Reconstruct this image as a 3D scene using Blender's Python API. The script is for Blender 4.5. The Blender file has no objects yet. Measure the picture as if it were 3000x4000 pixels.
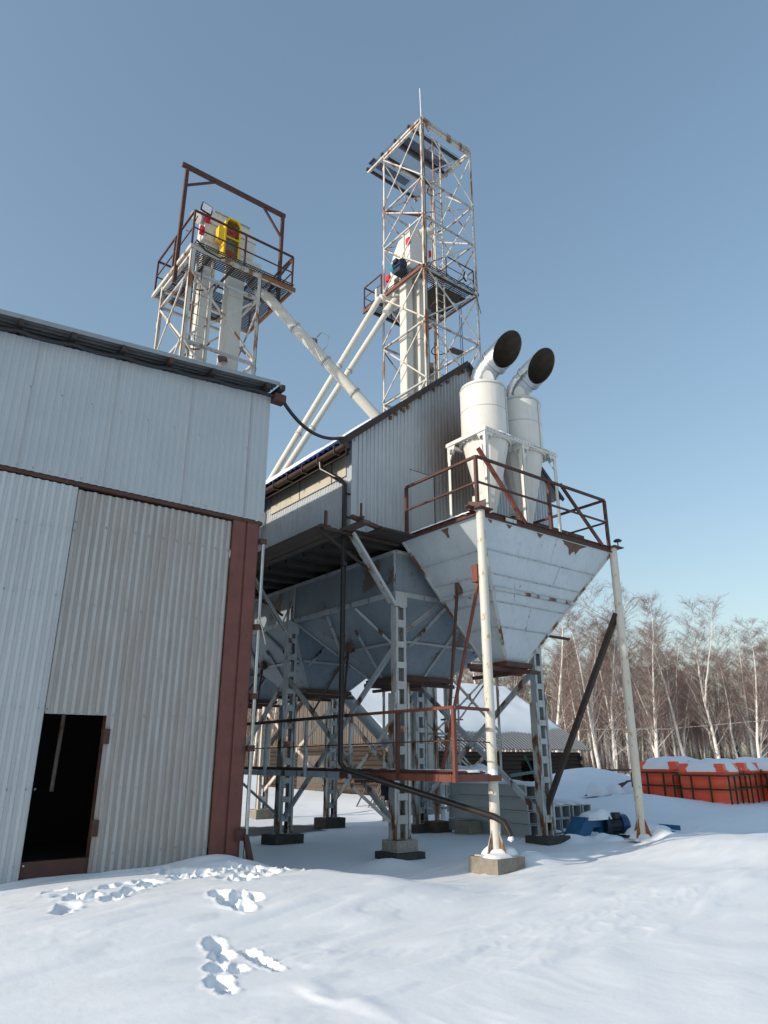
import bpy, math, random
from mathutils import Vector, Matrix, noise as mnoise
V = Vector
R = math.radians
random.seed(7)
SC = bpy.context.scene
COL = SC.collection

# ---------------------------------------------------------------- camera
cam = bpy.data.cameras.new('camera')
cam.sensor_fit = 'VERTICAL'; cam.sensor_height = 36.0; cam.lens = 24.75
cam.clip_start = 0.05; cam.clip_end = 3000
co = bpy.data.objects.new('camera', cam); COL.objects.link(co)
co.location = (0, 0, 1.65)
co.rotation_euler = (R(90 + 19.3), 0, R(-38.0))
SC.camera = co
# ---------------------------------------------------------------- light
SUN = V((-1.0, 0.115, 0.36)).normalized()
EL = math.asin(SUN.z); AZ = math.atan2(SUN.x, SUN.y)      # azimuth clockwise from +Y
w = bpy.data.worlds.new('World'); SC.world = w; w.use_nodes = True
nt = w.node_tree; bg = nt.nodes['Background']
sky = nt.nodes.new('ShaderNodeTexSky'); sky.sky_type = 'NISHITA'
sky.sun_disc = False; sky.sun_elevation = EL; sky.sun_rotation = AZ
sky.altitude = 150; sky.air_density = 1.3; sky.dust_density = 2.0; sky.ozone_density = 2.0
hs = nt.nodes.new('ShaderNodeHueSaturation'); hs.inputs['Saturation'].default_value = 1.10; hs.inputs['Hue'].default_value = 0.498
gm = nt.nodes.new('ShaderNodeGamma'); gm.inputs[1].default_value = 0.72
nt.links.new(sky.outputs[0], hs.inputs['Color']); nt.links.new(hs.outputs[0], gm.inputs[0]); nt.links.new(gm.outputs[0], bg.inputs[0])
bg.inputs[1].default_value = 0.15
sl = bpy.data.lights.new('sun', 'SUN'); sl.energy = 2.45; sl.angle = R(0.53); sl.color = (1.0, 0.89, 0.75)
so = bpy.data.objects.new('sun', sl); COL.objects.link(so)
so.rotation_euler = SUN.to_track_quat('Z', 'Y').to_euler(); so.location = (-20, 5, 30)
SC.view_settings.view_transform = 'Standard'; SC.view_settings.look = 'None'
SC.view_settings.exposure = 0.82; SC.view_settings.gamma = 1.0
SC.view_settings.use_curve_mapping = False
SC.cycles.max_bounces = 6; SC.cycles.use_denoising = True

# ---------------------------------------------------------------- materials
def mat(name, col, rough=0.55, metal=0.0, var=0.15, scale=3.0, rust=0.0, rustcol=(0.11, 0.045, 0.022),
        rscale=2.5, stretch=(1, 1, 1), bump=0.0, bscale=30, streak=0.0, streakcol=None, spec=0.4, extra=None):
    m = bpy.data.materials.new(name); m.use_nodes = True
    n = m.node_tree.nodes; l = m.node_tree.links; b = n['Principled BSDF']
    b.inputs['Roughness'].default_value = rough; b.inputs['Metallic'].default_value = metal
    b.inputs['Specular IOR Level'].default_value = spec
    tc = n.new('ShaderNodeTexCoord')
    def nz(sc, st, detail=6, seed=0.0):
        mp = n.new('ShaderNodeMapping'); mp.inputs['Scale'].default_value = st
        mp.inputs['Location'].default_value = (seed, seed * 0.7, seed * 1.3)
        l.new(tc.outputs['Object'], mp.inputs[0])
        t = n.new('ShaderNodeTexNoise'); t.inputs['Scale'].default_value = sc; t.inputs['Detail'].default_value = detail
        t.inputs['Roughness'].default_value = 0.65
        l.new(mp.outputs[0], t.inputs['Vector']); return t.outputs['Fac']
    def ramp(f, a, c):
        r = n.new('ShaderNodeMapRange'); r.inputs['From Min'].default_value = a; r.inputs['From Max'].default_value = c
        l.new(f, r.inputs['Value']); return r.outputs[0]
    def mix(f, a, c):
        x = n.new('ShaderNodeMix'); x.data_type = 'RGBA'
        l.new(f, x.inputs[0])
        for s, k in ((a, 6), (c, 7)):
            if isinstance(s, (tuple, list)): x.inputs[k].default_value = (s[0], s[1], s[2], 1)
            else: l.new(s, x.inputs[k])
        return x.outputs[2]
    c0 = tuple(max(0, x * (1 - var)) for x in col); c1 = tuple(min(1, x * (1 + var)) for x in col)
    f = ramp(nz(scale, stretch), 0.28, 0.72)
    c = mix(f, c0, c1)
    if streak > 0:
        sc_ = streakcol or tuple(x * 0.55 for x in col)
        f2 = ramp(nz(1.0, (14, 14, 0.5), 5, 3.1), 0.62 - 0.25 * streak, 0.80)
        c = mix(f2, c, sc_)
    if rust > 0:
        f3 = ramp(nz(rscale, stretch, 9, 7.7), 0.675 - 0.27 * rust, 0.715 - 0.22 * rust)
        c = mix(f3, c, rustcol)
    ctx = dict(n=n, l=l, nz=nz, ramp=ramp, mix=mix, tc=tc, b=b)
    if extra: c = extra(ctx, c)
    l.new(c, b.inputs['Base Color'])
    if bump > 0:
        bp = n.new('ShaderNodeBump'); bp.inputs['Strength'].default_value = bump; bp.inputs['Distance'].default_value = 0.02
        l.new(nz(bscale, stretch, 5, 1.7), bp.inputs['Height']); l.new(bp.outputs[0], b.inputs['Normal'])
    return m

def soot(ctx, c):
    # brown soot blown on the wall beside the cyclones (a stain on the sheet itself)
    n, l = ctx['n'], ctx['l']
    mp = n.new('ShaderNodeMapping'); mp.inputs['Location'].default_value = (-3.05 / 1.15, 0, -2.3 / 1.9); mp.inputs['Scale'].default_value = (1 / 1.15, 0, 1 / 1.9)
    l.new(ctx['tc'].outputs['Object'], mp.inputs[0])
    ln = n.new('ShaderNodeVectorMath'); ln.operation = 'LENGTH'; l.new(mp.outputs[0], ln.inputs[0])
    ad = n.new('ShaderNodeMath'); ad.operation = 'ADD'
    ns = n.new('ShaderNodeMath'); ns.operation = 'MULTIPLY_ADD'; ns.inputs[1].default_value = 0.7; ns.inputs[2].default_value = -0.35
    l.new(ctx['nz'](2.0, (6, 1, 0.6), 6, 2.2), ns.inputs[0])
    l.new(ln.outputs['Value'], ad.inputs[0]); l.new(ns.outputs[0], ad.inputs[1])
    f = ctx['ramp'](ad.outputs[0], 1.25, 0.35)
    return ctx['mix'](f, c, (0.16, 0.115, 0.085))

def dirt_low(ctx, c):
    # grey-brown grime on the ribbed door sheet
    f = ctx['ramp'](ctx['nz'](0.9, (2.5, 1, 0.45), 7, 5.0), 0.44, 0.60)
    c = ctx['mix'](f, c, (0.335, 0.31, 0.29))
    f = ctx['ramp'](ctx['nz'](3.0, (9, 1, 0.8), 7, 9.0), 0.60, 0.78)
    return ctx['mix'](f, c, (0.28, 0.25, 0.225))

def birch_marks(ctx, c):
    f = ctx['ramp'](ctx['nz'](1.0, (5, 5, 16), 6, 4.0), 0.60, 0.66)
    c = ctx['mix'](f, c, (0.045, 0.04, 0.038))
    n, l = ctx['n'], ctx['l']
    s = n.new('ShaderNodeSeparateXYZ'); l.new(ctx['tc'].outputs['Object'], s.inputs[0])
    f2 = ctx['ramp'](s.outputs[2], 1.6, 0.2)
    m2 = n.new('ShaderNodeMath'); m2.operation = 'MULTIPLY'; l.new(f2, m2.inputs[0])
    l.new(ctx['ramp'](ctx['nz'](3, (2, 2, 1), 5, 1.0), 0.35, 0.6), m2.inputs[1])
    return ctx['mix'](m2.outputs[0], c, (0.05, 0.045, 0.042))

MT = {}
MT['sheet_pale'] = mat('pale_grey_sheet', (0.385, 0.425, 0.455), 0.5, 0, 0.05, 1.2, streak=0.25, streakcol=(0.34, 0.375, 0.40))
MT['sheet_dirty'] = mat('dirty_ribbed_sheet', (0.385, 0.395, 0.40), 0.6, 0, 0.08, 1.5, extra=dirt_low)
MT['sheet_valley'] = mat('grimy_sheet_valley', (0.35, 0.33, 0.315), 0.7, 0, 0.14, 2.0, stretch=(3, 3, 0.4))
MT['sheet_clean'] = mat('clean_ribbed_sheet', (0.44, 0.475, 0.50), 0.5, 0, 0.07, 1.5, stretch=(3, 3, 0.5))
MT['sheet_gable'] = mat('gable_sheet', (0.40, 0.44, 0.475), 0.48, 0.1, 0.08, 1.5, streak=0.3, extra=soot)
MT['sheet_side'] = mat('side_sheet', (0.42, 0.46, 0.49), 0.5, 0.1, 0.07, 1.5, streak=0.2)
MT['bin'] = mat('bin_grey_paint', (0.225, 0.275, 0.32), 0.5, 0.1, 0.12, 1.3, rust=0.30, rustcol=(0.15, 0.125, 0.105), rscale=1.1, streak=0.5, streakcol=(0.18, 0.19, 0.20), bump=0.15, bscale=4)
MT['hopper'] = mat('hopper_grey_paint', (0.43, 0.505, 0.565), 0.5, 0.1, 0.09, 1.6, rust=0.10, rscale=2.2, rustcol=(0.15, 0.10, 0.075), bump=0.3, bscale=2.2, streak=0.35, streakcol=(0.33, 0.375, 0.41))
MT['weld'] = mat('weld_seam', (0.45, 0.49, 0.515), 0.7, 0, 0.15, 12, rust=0.50, rscale=10, rustcol=(0.17, 0.17, 0.17))
MT['steel_grey'] = mat('grey_painted_steel', (0.40, 0.435, 0.455), 0.5, 0.1, 0.15, 4, rust=0.42, rscale=3.2, stretch=(1, 1, 0.45))
MT['steel_worn'] = mat('worn_painted_steel', (0.43, 0.455, 0.46), 0.5, 0.1, 0.15, 4, rust=0.62, rscale=2.6, stretch=(1, 1, 0.4), rustcol=(0.15, 0.062, 0.026))
MT['steel_dark'] = mat('dark_weathered_steel', (0.045, 0.034, 0.03), 0.7, 0.1, 0.3, 4, rust=0.3)
MT['rust'] = mat('red_brown_steel', (0.075, 0.032, 0.026), 0.65, 0, 0.28, 5, rust=0.3, rustcol=(0.06, 0.03, 0.022))
MT['rust_bright'] = mat('red_oxide_steel', (0.15, 0.048, 0.034), 0.6, 0, 0.2, 5, rust=0.25, rustcol=(0.09, 0.04, 0.028))
MT['rust_orange'] = mat('orange_rust', (0.24, 0.105, 0.04), 0.85, 0, 0.4, 9, rust=0.3, bump=0.6, bscale=18)
MT['rust_patch'] = mat('rust_patch', (0.125, 0.078, 0.055), 0.85, 0, 0.3, 7)
MT['white_steel'] = mat('white_painted_steel', (0.47, 0.45, 0.405), 0.5, 0, 0.12, 3, rust=0.56, rscale=2.8, stretch=(1, 1, 0.3), rustcol=(0.22, 0.105, 0.05))
MT['white_steel_lo'] = mat('grey_white_steel', (0.37, 0.385, 0.385), 0.5, 0, 0.12, 3, rust=0.42, rscale=2.8, stretch=(1, 1, 0.3), rustcol=(0.22, 0.12, 0.06))
MT['white'] = mat('white_enamel', (0.60, 0.60, 0.575), 0.42, 0, 0.05, 2, rust=0.10, rustcol=(0.45, 0.38, 0.30), streak=0.22, streakcol=(0.50, 0.475, 0.42))
MT['white_duct'] = mat('white_duct_paint', (0.56, 0.555, 0.515), 0.4, 0, 0.04, 2, streak=0.12, streakcol=(0.5, 0.45, 0.36))
MT['pole'] = mat('speckled_pole_paint', (0.54, 0.535, 0.49), 0.5, 0, 0.06, 2, rust=0.36, rscale=9, rustcol=(0.40, 0.29, 0.17), stretch=(1, 1, 0.5))
MT['post_red'] = mat('red_brown_post_paint', (0.145, 0.052, 0.043), 0.6, 0, 0.18, 4, rust=0.25, rustcol=(0.08, 0.034, 0.028), streak=0.2)
MT['galv'] = mat('galvanised_steel', (0.36, 0.40, 0.43), 0.30, 0.85, 0.2, 5)
MT['galv_roof'] = mat('galvanised_roof_sheet', (0.27, 0.30, 0.33), 0.5, 0.2, 0.1, 3)
MT['steel_roof_dark'] = mat('shaded_roof_sheet', (0.13, 0.14, 0.15), 0.6, 0.1, 0.15, 3, streak=0.4)  # darker tone carries the shade on the roof underside
MT['barn_roof'] = mat('barn_roof_sheet', (0.13, 0.145, 0.165), 0.5, 0.2, 0.15, 3)
MT['sea_green'] = mat('sea_green_paint', (0.012, 0.075, 0.06), 0.5)
MT['dark_mesh'] = mat('sky_tinted_mesh', (0.035, 0.045, 0.085), 0.6)  # overlapping mesh sheets; bluish sky shading put into their colour
MT['duct_in'] = mat('dark_pipe_lining', (0.035, 0.027, 0.022), 0.9, 0, 0.4, 6)  # dark brown colour for the inside of the elbow mouths
MT['black'] = mat('black_rubber', (0.018, 0.018, 0.02), 0.5, 0, 0.1)
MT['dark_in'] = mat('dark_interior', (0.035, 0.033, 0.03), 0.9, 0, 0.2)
MT['gutter'] = mat('brown_gutter', (0.055, 0.032, 0.024), 0.3, 0.1, 0.2, 4)
MT['downpipe'] = mat('dark_brown_downpipe', (0.028, 0.024, 0.022), 0.3, 0.2, 0.2, 6)
MT['window'] = mat('clouded_plastic_sheet', (0.50, 0.47, 0.40), 0.45, 0, 0.1, 1.5, streak=0.2)
MT['wood'] = mat('weathered_wood', (0.095, 0.070, 0.054), 0.85, 0, 0.35, 3, stretch=(0.6, 8, 8), bump=0.3, bscale=8)
MT['plank'] = mat('grey_gable_boards', (0.10, 0.087, 0.078), 0.85, 0, 0.35, 2.5, stretch=(1, 9, 0.5), bump=0.3)
MT['log'] = mat('old_log', (0.028, 0.021, 0.017), 0.9, 0, 0.45, 2.0, stretch=(0.8, 0.8, 5), bump=0.5, bscale=6)
MT['log_red'] = mat('reddish_log', (0.06, 0.034, 0.025), 0.9, 0, 0.4, 2.0, stretch=(0.8, 0.8, 5), bump=0.5, bscale=6)
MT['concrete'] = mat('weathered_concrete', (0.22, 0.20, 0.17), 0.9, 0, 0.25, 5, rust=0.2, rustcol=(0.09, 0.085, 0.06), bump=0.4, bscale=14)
MT['concrete_dark'] = mat('dark_concrete', (0.052, 0.05, 0.046), 0.9, 0, 0.3, 5, bump=0.4, bscale=14)  # much darker grey than the other concrete
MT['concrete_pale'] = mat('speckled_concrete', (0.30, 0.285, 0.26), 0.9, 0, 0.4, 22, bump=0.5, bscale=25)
MT['yellow'] = mat('yellow_guard_paint', (0.72, 0.47, 0.015), 0.4, 0, 0.06)
MT['orange'] = mat('orange_pulley_paint', (0.68, 0.12, 0.035), 0.5, 0, 0.1)
MT['red'] = mat('red_paint', (0.55, 0.012, 0.03), 0.4, 0, 0.06)
MT['tank'] = mat('orange_red_plastic', (0.95, 0.14, 0.065), 0.42, 0, 0.05, 2)
MT['green'] = mat('dark_green_steel', (0.022, 0.034, 0.018), 0.55, 0, 0.3)
MT['blue_roof'] = mat('blue_roof_sheet', (0.015, 0.035, 0.16), 0.4, 0, 0.1)
MT['blue_paint'] = mat('blue_machine_paint', (0.018, 0.115, 0.26), 0.4, 0, 0.15, 4)
MT['motor_navy'] = mat('motor_navy', (0.010, 0.022, 0.045), 0.45)
MT['motor_blue'] = mat('motor_blue', (0.012, 0.045, 0.14), 0.4, 0, 0.1)
MT['motor_dark'] = mat('dark_motor_body', (0.02, 0.03, 0.045), 0.5, 0.2, 0.2)
MT['teal'] = mat('teal_fan_cover', (0.03, 0.22, 0.30), 0.4, 0, 0.1)
MT['duct_panel'] = mat('grey_duct_steel', (0.34, 0.38, 0.395), 0.5, 0.2, 0.08, 2)
MT['snow'] = mat('snow', (0.84, 0.875, 0.915), 0.65, 0, 0.02, 2, bump=0.2, bscale=9, spec=0.25)
MT['bark'] = mat('birch_bark', (0.70, 0.67, 0.63), 0.8, 0, 0.12, 4, extra=birch_marks)
MT['branch'] = mat('pale_birch_branch', (0.40, 0.36, 0.335), 0.85, 0, 0.35, 3)
MT['twig'] = mat('reddish_birch_twig', (0.205, 0.145, 0.132), 0.9, 0, 0.3, 0.8)
MT['far_wood'] = mat('far_bare_wood', (0.105, 0.072, 0.062), 0.9, 0, 0.4, 0.5)
MT['mesh_steel'] = mat('expanded_mesh_steel', (0.05, 0.05, 0.055), 0.6, 0.2, 0.2)
MT['mesh_roof'] = mat('blue_grey_mesh_sheet', (0.20, 0.26, 0.34), 0.5, 0.2, 0.2, 1.5)
MT['lens'] = mat('floodlight_glass', (0.7, 0.72, 0.72), 0.2, 0, 0.05)
MT['twine'] = mat('pale_twine', (0.55, 0.50, 0.40), 0.9)

# ---------------------------------------------------------------- mesh helpers
class MB:
    def __init__(s): s.v = []; s.f = []; s.mi = []; s.cur = 0; s.sm = []
    def face(s, pts, smooth=False):
        i = len(s.v); s.v += [tuple(p) for p in pts]
        s.f.append(tuple(range(i, i + len(pts)))); s.mi.append(s.cur); s.sm.append(smooth)
    def idx(s, vs, fs, smooth=False):
        i = len(s.v); s.v += [tuple(p) for p in vs]
        for f in fs: s.f.append(tuple(i + k for k in f)); s.mi.append(s.cur); s.sm.append(smooth)
    def hexa(s, c):   # 8 corners, bottom 4 ccw, top 4 ccw
        s.idx(c, [(3, 2, 1, 0), (4, 5, 6, 7), (0, 1, 5, 4), (1, 2, 6, 5), (2, 3, 7, 6), (3, 0, 4, 7)])
    def box(s, x0, x1, y0, y1, z0, z1):
        s.hexa([(x0, y0, z0), (x1, y0, z0), (x1, y1, z0), (x0, y1, z0), (x0, y0, z1), (x1, y0, z1), (x1, y1, z1), (x0, y1, z1)])
    def bar(s, p, q, w, h=None, ref=None):
        p = V(p); q = V(q); h = h or w; d = (q - p).normalized()
        if ref is None: ref = V((0, 0, 1)) if abs(d.z) < 0.95 else V((0, 1, 0))
        a = d.cross(V(ref)).normalized(); b = a.cross(d).normalized()
        a *= w / 2; b *= h / 2
        s.hexa([p - a - b, p + a - b, p + a + b, p - a + b, q - a - b, q + a - b, q + a + b, q - a + b])
    def angle(s, p, q, w, t, a, b):  # L section; a, b: directions of the two legs
        p = V(p); q = V(q); a = V(a); b = V(b)
        for x, y in ((a * w, b * t), (a * t, b * w)):
            s.hexa([p, p + x, p + x + y, p + y, q, q + x, q + x + y, q + y])
    def chan(s, p, q, w, d, t, side, back):  # U section: web of width w along side, flanges d along back
        p = V(p); q = V(q); side = V(side); back = V(back)
        def slab(o, x, y): s.hexa([p + o, p + o + x, p + o + x + y, p + o + y, q + o, q + o + x, q + o + x + y, q + o + y])
        slab(-side * w / 2, side * w, back * t)
        slab(-side * w / 2 + back * t, side * t, back * (d - t))
        slab(side * (w / 2 - t) + back * t, side * t, back * (d - t))
    def tube(s, pts, r, seg=10, cap=True, closed=False):
        pts = [V(p) for p in pts]; n = len(pts)
        rs = r if isinstance(r, (list, tuple)) else [r] * n
        prev = None; rings = []
        for i, p in enumerate(pts):
            d = (pts[min(i + 1, n - 1)] - pts[max(i - 1, 0)]).normalized()
            if prev is None:
                ref = V((0, 0, 1)) if abs(d.z) < 0.9 else V((1, 0, 0)); a = d.cross(ref).normalized()
            else: a = (prev - d * prev.dot(d)).normalized()
            prev = a; b = d.cross(a)
            rings.append([p + (a * math.cos(2 * math.pi * k / seg) + b * math.sin(2 * math.pi * k / seg)) * rs[i] for k in range(seg)])
        vs = [p for rg in rings for p in rg]
        fs = [(i * seg + k, i * seg + (k + 1) % seg, (i + 1) * seg + (k + 1) % seg, (i + 1) * seg + k) for i in range(n - 1) for k in range(seg)]
        s.idx(vs, fs, True)
        if cap: s.face(list(reversed(rings[0]))); s.face(rings[-1])
    def cyl(s, p, q, r0, r1=None, seg=24, cap=True):
        s.tube([p, q], [r0, r0 if r1 is None else r1], seg, cap)
    def lathe(s, c, prof, seg=32):  # prof: (r, z) about vertical axis at c
        c = V(c); vs = []
        for r, z in prof:
            for k in range(seg): vs.append(c + V((r * math.cos(2 * math.pi * k / seg), r * math.sin(2 * math.pi * k / seg), z)))
        fs = [(i * seg + k, i * seg + (k + 1) % seg, (i + 1) * seg + (k + 1) % seg, (i + 1) * seg + k) for i in range(len(prof) - 1) for k in range(seg)]
        s.idx(vs, fs, True)
    def prism(s, poly, d):   # planar polygon extruded by vector d
        poly = [V(p) for p in poly]; d = V(d); n = len(poly)
        s.face(list(reversed(poly))); s.face([p + d for p in poly])
        for i in range(n): s.face([poly[i], poly[(i + 1) % n], poly[(i + 1) % n] + d, poly[i] + d])
    def corr(s, O, U, W, Nn, width, vb, vt, pitch, depth, two=False, skip=None):
        O = V(O); U = V(U); W = V(W); Nn = V(Nn)
        us = []; k = 0
        while k * pitch < width + 1e-6:
            for fr, d in ((0, 0), (0.42, 0), (0.52, 1), (0.90, 1)):
                u = (k + fr) * pitch
                if u <= width: us.append((u, d))
            k += 1
        us.append((width, 0))
        for (u0, d0), (u1, d1) in zip(us, us[1:]):
            if u1 - u0 < 1e-6: continue
            um = (u0 + u1) / 2
            b = vb(um) if callable(vb) else vb
            t0 = vt(u0) if callable(vt) else vt; t1 = vt(u1) if callable(vt) else vt
            if two: s.cur = 1 if d0 == 0 and d1 == 0 else 0
            A = O + U * u0 + Nn * (d0 * depth); B = O + U * u1 + Nn * (d1 * depth)
            s.face([A + W * b, B + W * b, B + W * t1, A + W * t0])
    def mound(s, cx, cy, z, lx, ly, h, seed=0, n=12, zb=None, skirt=0.02):
        vs = []; rr = random.Random(seed); ph = rr.random() * 9
        for j in range(n + 1):
            for i in range(n + 1):
                u = i / n * 2 - 1; v = j / n * 2 - 1
                e = max(0.0, 1 - (abs(u) ** 2.3 + abs(v) ** 2.3))
                nz = 0.72 + 0.28 * mnoise.noise(V((u * 1.5 + ph, v * 1.5, ph)))
                wob = 1 + 0.06 * mnoise.noise(V((u * 2, v * 2, ph + 5)))
                vs.append((cx + u * lx / 2 * wob, cy + v * ly / 2 * wob, z - skirt + (e ** 0.5) * h * nz + skirt * (1 if e > 0 else 0)))
        m = n + 1
        s.idx(vs, [(j * m + i, j * m + i + 1, (j + 1) * m + i + 1, (j + 1) * m + i) for j in range(n) for i in range(n)], True)
    def build(s, name, material, parent=None, label=None, cat=None, group=None, kind=None, loc=None):
        me = bpy.data.meshes.new(name)
        off = V((0, 0, 0))
        if parent is not None: off = V(WL[parent.name])
        elif loc is not None: off = V(loc)
        me.from_pydata([(x - off.x, y - off.y, z - off.z) for x, y, z in s.v], [], s.f)
        ms = material if isinstance(material, (list, tuple)) else [material]
        for k in ms: me.materials.append(MT[k])
        if len(ms) > 1: me.polygons.foreach_set('material_index', s.mi)
        me.polygons.foreach_set('use_smooth', s.sm)
        me.update()
        o = bpy.data.objects.new(name, me); COL.objects.link(o)
        if parent is not None:
            o.parent = parent; WL[o.name] = tuple(off)
        else:
            o.location = off; WL[o.name] = tuple(off)
        tag(o, label, cat, group, kind)
        return o
WL = {}
def tag(o, label=None, cat=None, group=None, kind=None):
    if label: o['label'] = label
    if cat: o['category'] = cat
    if group: o['group'] = group
    if kind: o['kind'] = kind
def thing(name, label, cat, loc, group=None):
    o = bpy.data.objects.new(name, None); COL.objects.link(o); o.location = loc
    o.empty_display_size = 0.3; WL[o.name] = tuple(loc); tag(o, label, cat, group); return o
def bar(name, m, parent, p, q, w, h=None, ref=None):
    b = MB(); b.bar(p, q, w, h, ref); return b.build(name, m, parent)
def box(name, m, parent, *a):
    b = MB(); b.box(*a); return b.build(name, m, parent)
def tube(name, m, parent, pts, r, seg=10, **k):
    b = MB(); b.tube(pts, r, seg); return b.build(name, m, parent, **k)
def sm(a, b, x):
    t = max(0.0, min(1.0, (x - a) / (b - a))); return t * t * (3 - 2 * t)
def lerp(a, b, t): return a + (b - a) * t
def frange(a, b, s):
    out = []; x = a
    while x <= b + 1e-9: out.append(x); x += s
    return out
# ---------------------------------------------------------------- snow ground
def gs(x, y, cx, cy, sx, sy): return math.exp(-((x - cx) / sx) ** 2 - ((y - cy) / sy) ** 2)
PITS = [(3.06, 6.24, .12, .12), (2.99, 5.95, .12, .13), (2.83, 5.70, .11, .12), (2.94, 5.58, .10, .1), (2.68, 5.36, .115, .12), (2.63, 5.13, .09, .09),
        (3.20, 5.92, .07, .08), (3.21, 5.80, .08, .09), (3.21, 5.68, .085, .09), (3.2, 5.56, .08, .08), (3.2, 5.42, .06, .06),
        (3.70, 7.52, .13, .12), (3.66, 7.22, .14, .13), (3.72, 7.02, .14, .13), (3.96, 7.23, .12, .11), (4.27, 8.5, .15, .12), (4.47, 8.5, .15, .13),
        (4.25, 8.14, .15, .13), (4.67, 8.31, .12, .11), (4.87, 8.45, .1, .1), (4.4, 8.2, .13, .12), (3.85, 7.35, .13, .12),
        (2.46, 8.97, .13, .09), (2.44, 8.6, .12, .09), (2.48, 8.30, .12, .09), (2.62, 8.22, .13, .1), (2.74, 7.95, .12, .08), (3.09, 8.33, .14, .1),
        (3.45, 8.69, .15, .11), (3.85, 8.9, .15, .11), (4.2, 9.1, .15, .1), (3.0, 8.8, .12, .08), (3.21, 8.86, .12, .08), (3.43, 8.94, .12, .08),
        (2.65, 8.55, .1, .06), (2.3, 7.85, .14, .05), (2.2, 7.7, .12, .04), (3.3, 8.55, .12, .09), (2.9, 8.15, .12, .08)]
_r = random.Random(3)
for i in range(70):
    t = _r.random(); cx = lerp(3.9, 5.3, t); cy = lerp(9.35, 8.7, t) + _r.gauss(0, .22)
    PITS.append((cx + _r.gauss(0, .12), cy, _r.uniform(.06, .12), _r.uniform(.05, .12)))
def pits(x, y):
    d = 0.0
    for px, py, r, dp in PITS:
        dx = x - px; dy = y - py
        if abs(dx) < r * 2.4 and abs(dy) < r * 2.4:
            if y < 8.7: dx, dy = (0.93 * dx - 0.37 * dy) * 1.22, (0.37 * dx + 0.93 * dy) * 0.72
            a = math.atan2(dy, dx)
            rr = math.hypot(dx, dy) / (r * (1 + 0.28 * mnoise.noise(V((math.cos(a) * 1.9 + px * 7, math.sin(a) * 1.9 + py * 5, 0)))))
            if rr < 1.0: d = min(d, -dp * (1 - sm(0.55, 1.0, rr)) * (0.9 + 0.45 * mnoise.noise(V((x * 11, y * 11, 1)))))
            elif rr < 1.5: d += 0.018 * (1 - sm(1.0, 1.5, rr)) * (0.5 + mnoise.noise(V((x * 14, y * 14, 4))))
    return d
def H(x, y, fine=True):
    z = 0.0
    z -= 0.06
    z -= 0.26 * sm(12.5, 19, y) * (1 - sm(24, 32, y)) * (1 - sm(15.5, 20, x))
    z += 0.33 * sm(26, 60, math.hypot(x, y))
    z += 0.19 * (1 - sm(6.8, 8.9, y - 0.02 * (x - 7)))                          # blown snow in front
    mx = 1 - sm(5.05, 6.7, x + 0.25 * (y - 9))
    z += 0.36 * mx * sm(5.6, 8.6, y) * (1 - 0.18 * (1 - sm(0.2, 3.0, x)))          # drift against the warehouse
    z -= 0.06 * gs(x, y, 1.2, 9.6, 1.3, 0.9)
    z += 0.12 * gs(x, y, 4.7, 9.8, 0.55, 0.35)
    z += 0.12 * gs(x, y, 9.6, 9.3, 0.9, 0.55)                                      # hump between column and pole
    z += 0.20 * gs(x, y, 9.75, 8.55, 0.55, 0.30) + 0.10 * gs(x, y, 10.9, 8.9, 0.9, .35)
    z += 0.12 * gs(x, y, 8.15, 10.35, 0.5, 0.4)
    z += 0.20 * sm(10.5, 13.2, x) * (1 - sm(8.7, 10.4, y)) * (1 - 0.75 * sm(13.5, 17, x))
    z += 0.20 * gs(x, y, 13.35, 8.45, .30, .28)
    z += 0.07 * gs(x, y, 14.6, 8.2, .9, .35)
    z += 0.26 * sm(15.2, 18.0, x) * sm(8.5, 10.5, y) * (1 - sm(17, 24, y)) + 0.40 * gs(x, y, 20.0, 13.6, 3.0, 1.6) + 0.06 * sm(18, 24, x)
    z += 0.16 * gs(x, y, 13.55, 10.75, .35, .3) + 0.10 * gs(x, y, 14.3, 10.7, .5, .25)
    z += 0.10 * gs(x, y, 10.2, 5.2, 2.2, 0.8)
    z += 0.95 * gs(x, y, 24.8, 19.2, 2.6, 2.2) + 0.5 * gs(x, y, 21.5, 17.5, 2.0, 1.6)
    z += 0.35 * gs(x, y, 27.5, 18.5, 2.5, 1.6)
    if x < 60 and y < 60:
        z += 0.022 * mnoise.noise(V((x * 0.45, y * 0.45, 2))) + 0.005 * mnoise.noise(V((x * 2.0, y * 1.6, 5)))
        und = 1 - sm(6.2, 7.2, x) * sm(9.3, 10.0, y) * (1 - sm(13, 15, x)) * (1 - sm(17, 20, y))
        s_ = mnoise.noise(V((x * 1.1 + y * 0.4, y * 5.0 - x * 0.6, 8)))
        if 1 < x < 10 and 3.5 < y < 10.5:      # wind crust: small ridges and grains
            r1 = abs(mnoise.noise(V((x * 2.2 + y * 1.2, y * 9.0 - x * 3.0, 21)))); mk = max(0.0, mnoise.noise(V((x * 0.7, y * 0.9, 33))) + 0.05)
            z += 0.045 * mk * max(0.0, 0.22 - r1) + 0.0010 * mnoise.noise(V((x * 15, y * 15, 6))) * und
        if 2.4 < x < 3.9 and 3.6 < y < 5.3:      # small wind-cut ridge
            e = x - (3.08 + 0.05 * math.sin(y * 5)); z += 0.022 * (0.7 + 0.8 * mnoise.noise(V((x * 5, y * 4, 2)))) * sm(-0.05, 0.03, e) * (1 - sm(0.03, 0.30, e)) * sm(3.9, 4.3, y) * (1 - sm(4.7, 5.05, y))
        z += und * 0.03 * max(0.0, s_) ** 0.7 * sm(2, 5, x + y * .3)
    if fine: z += pits(x, y)
    return z
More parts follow.
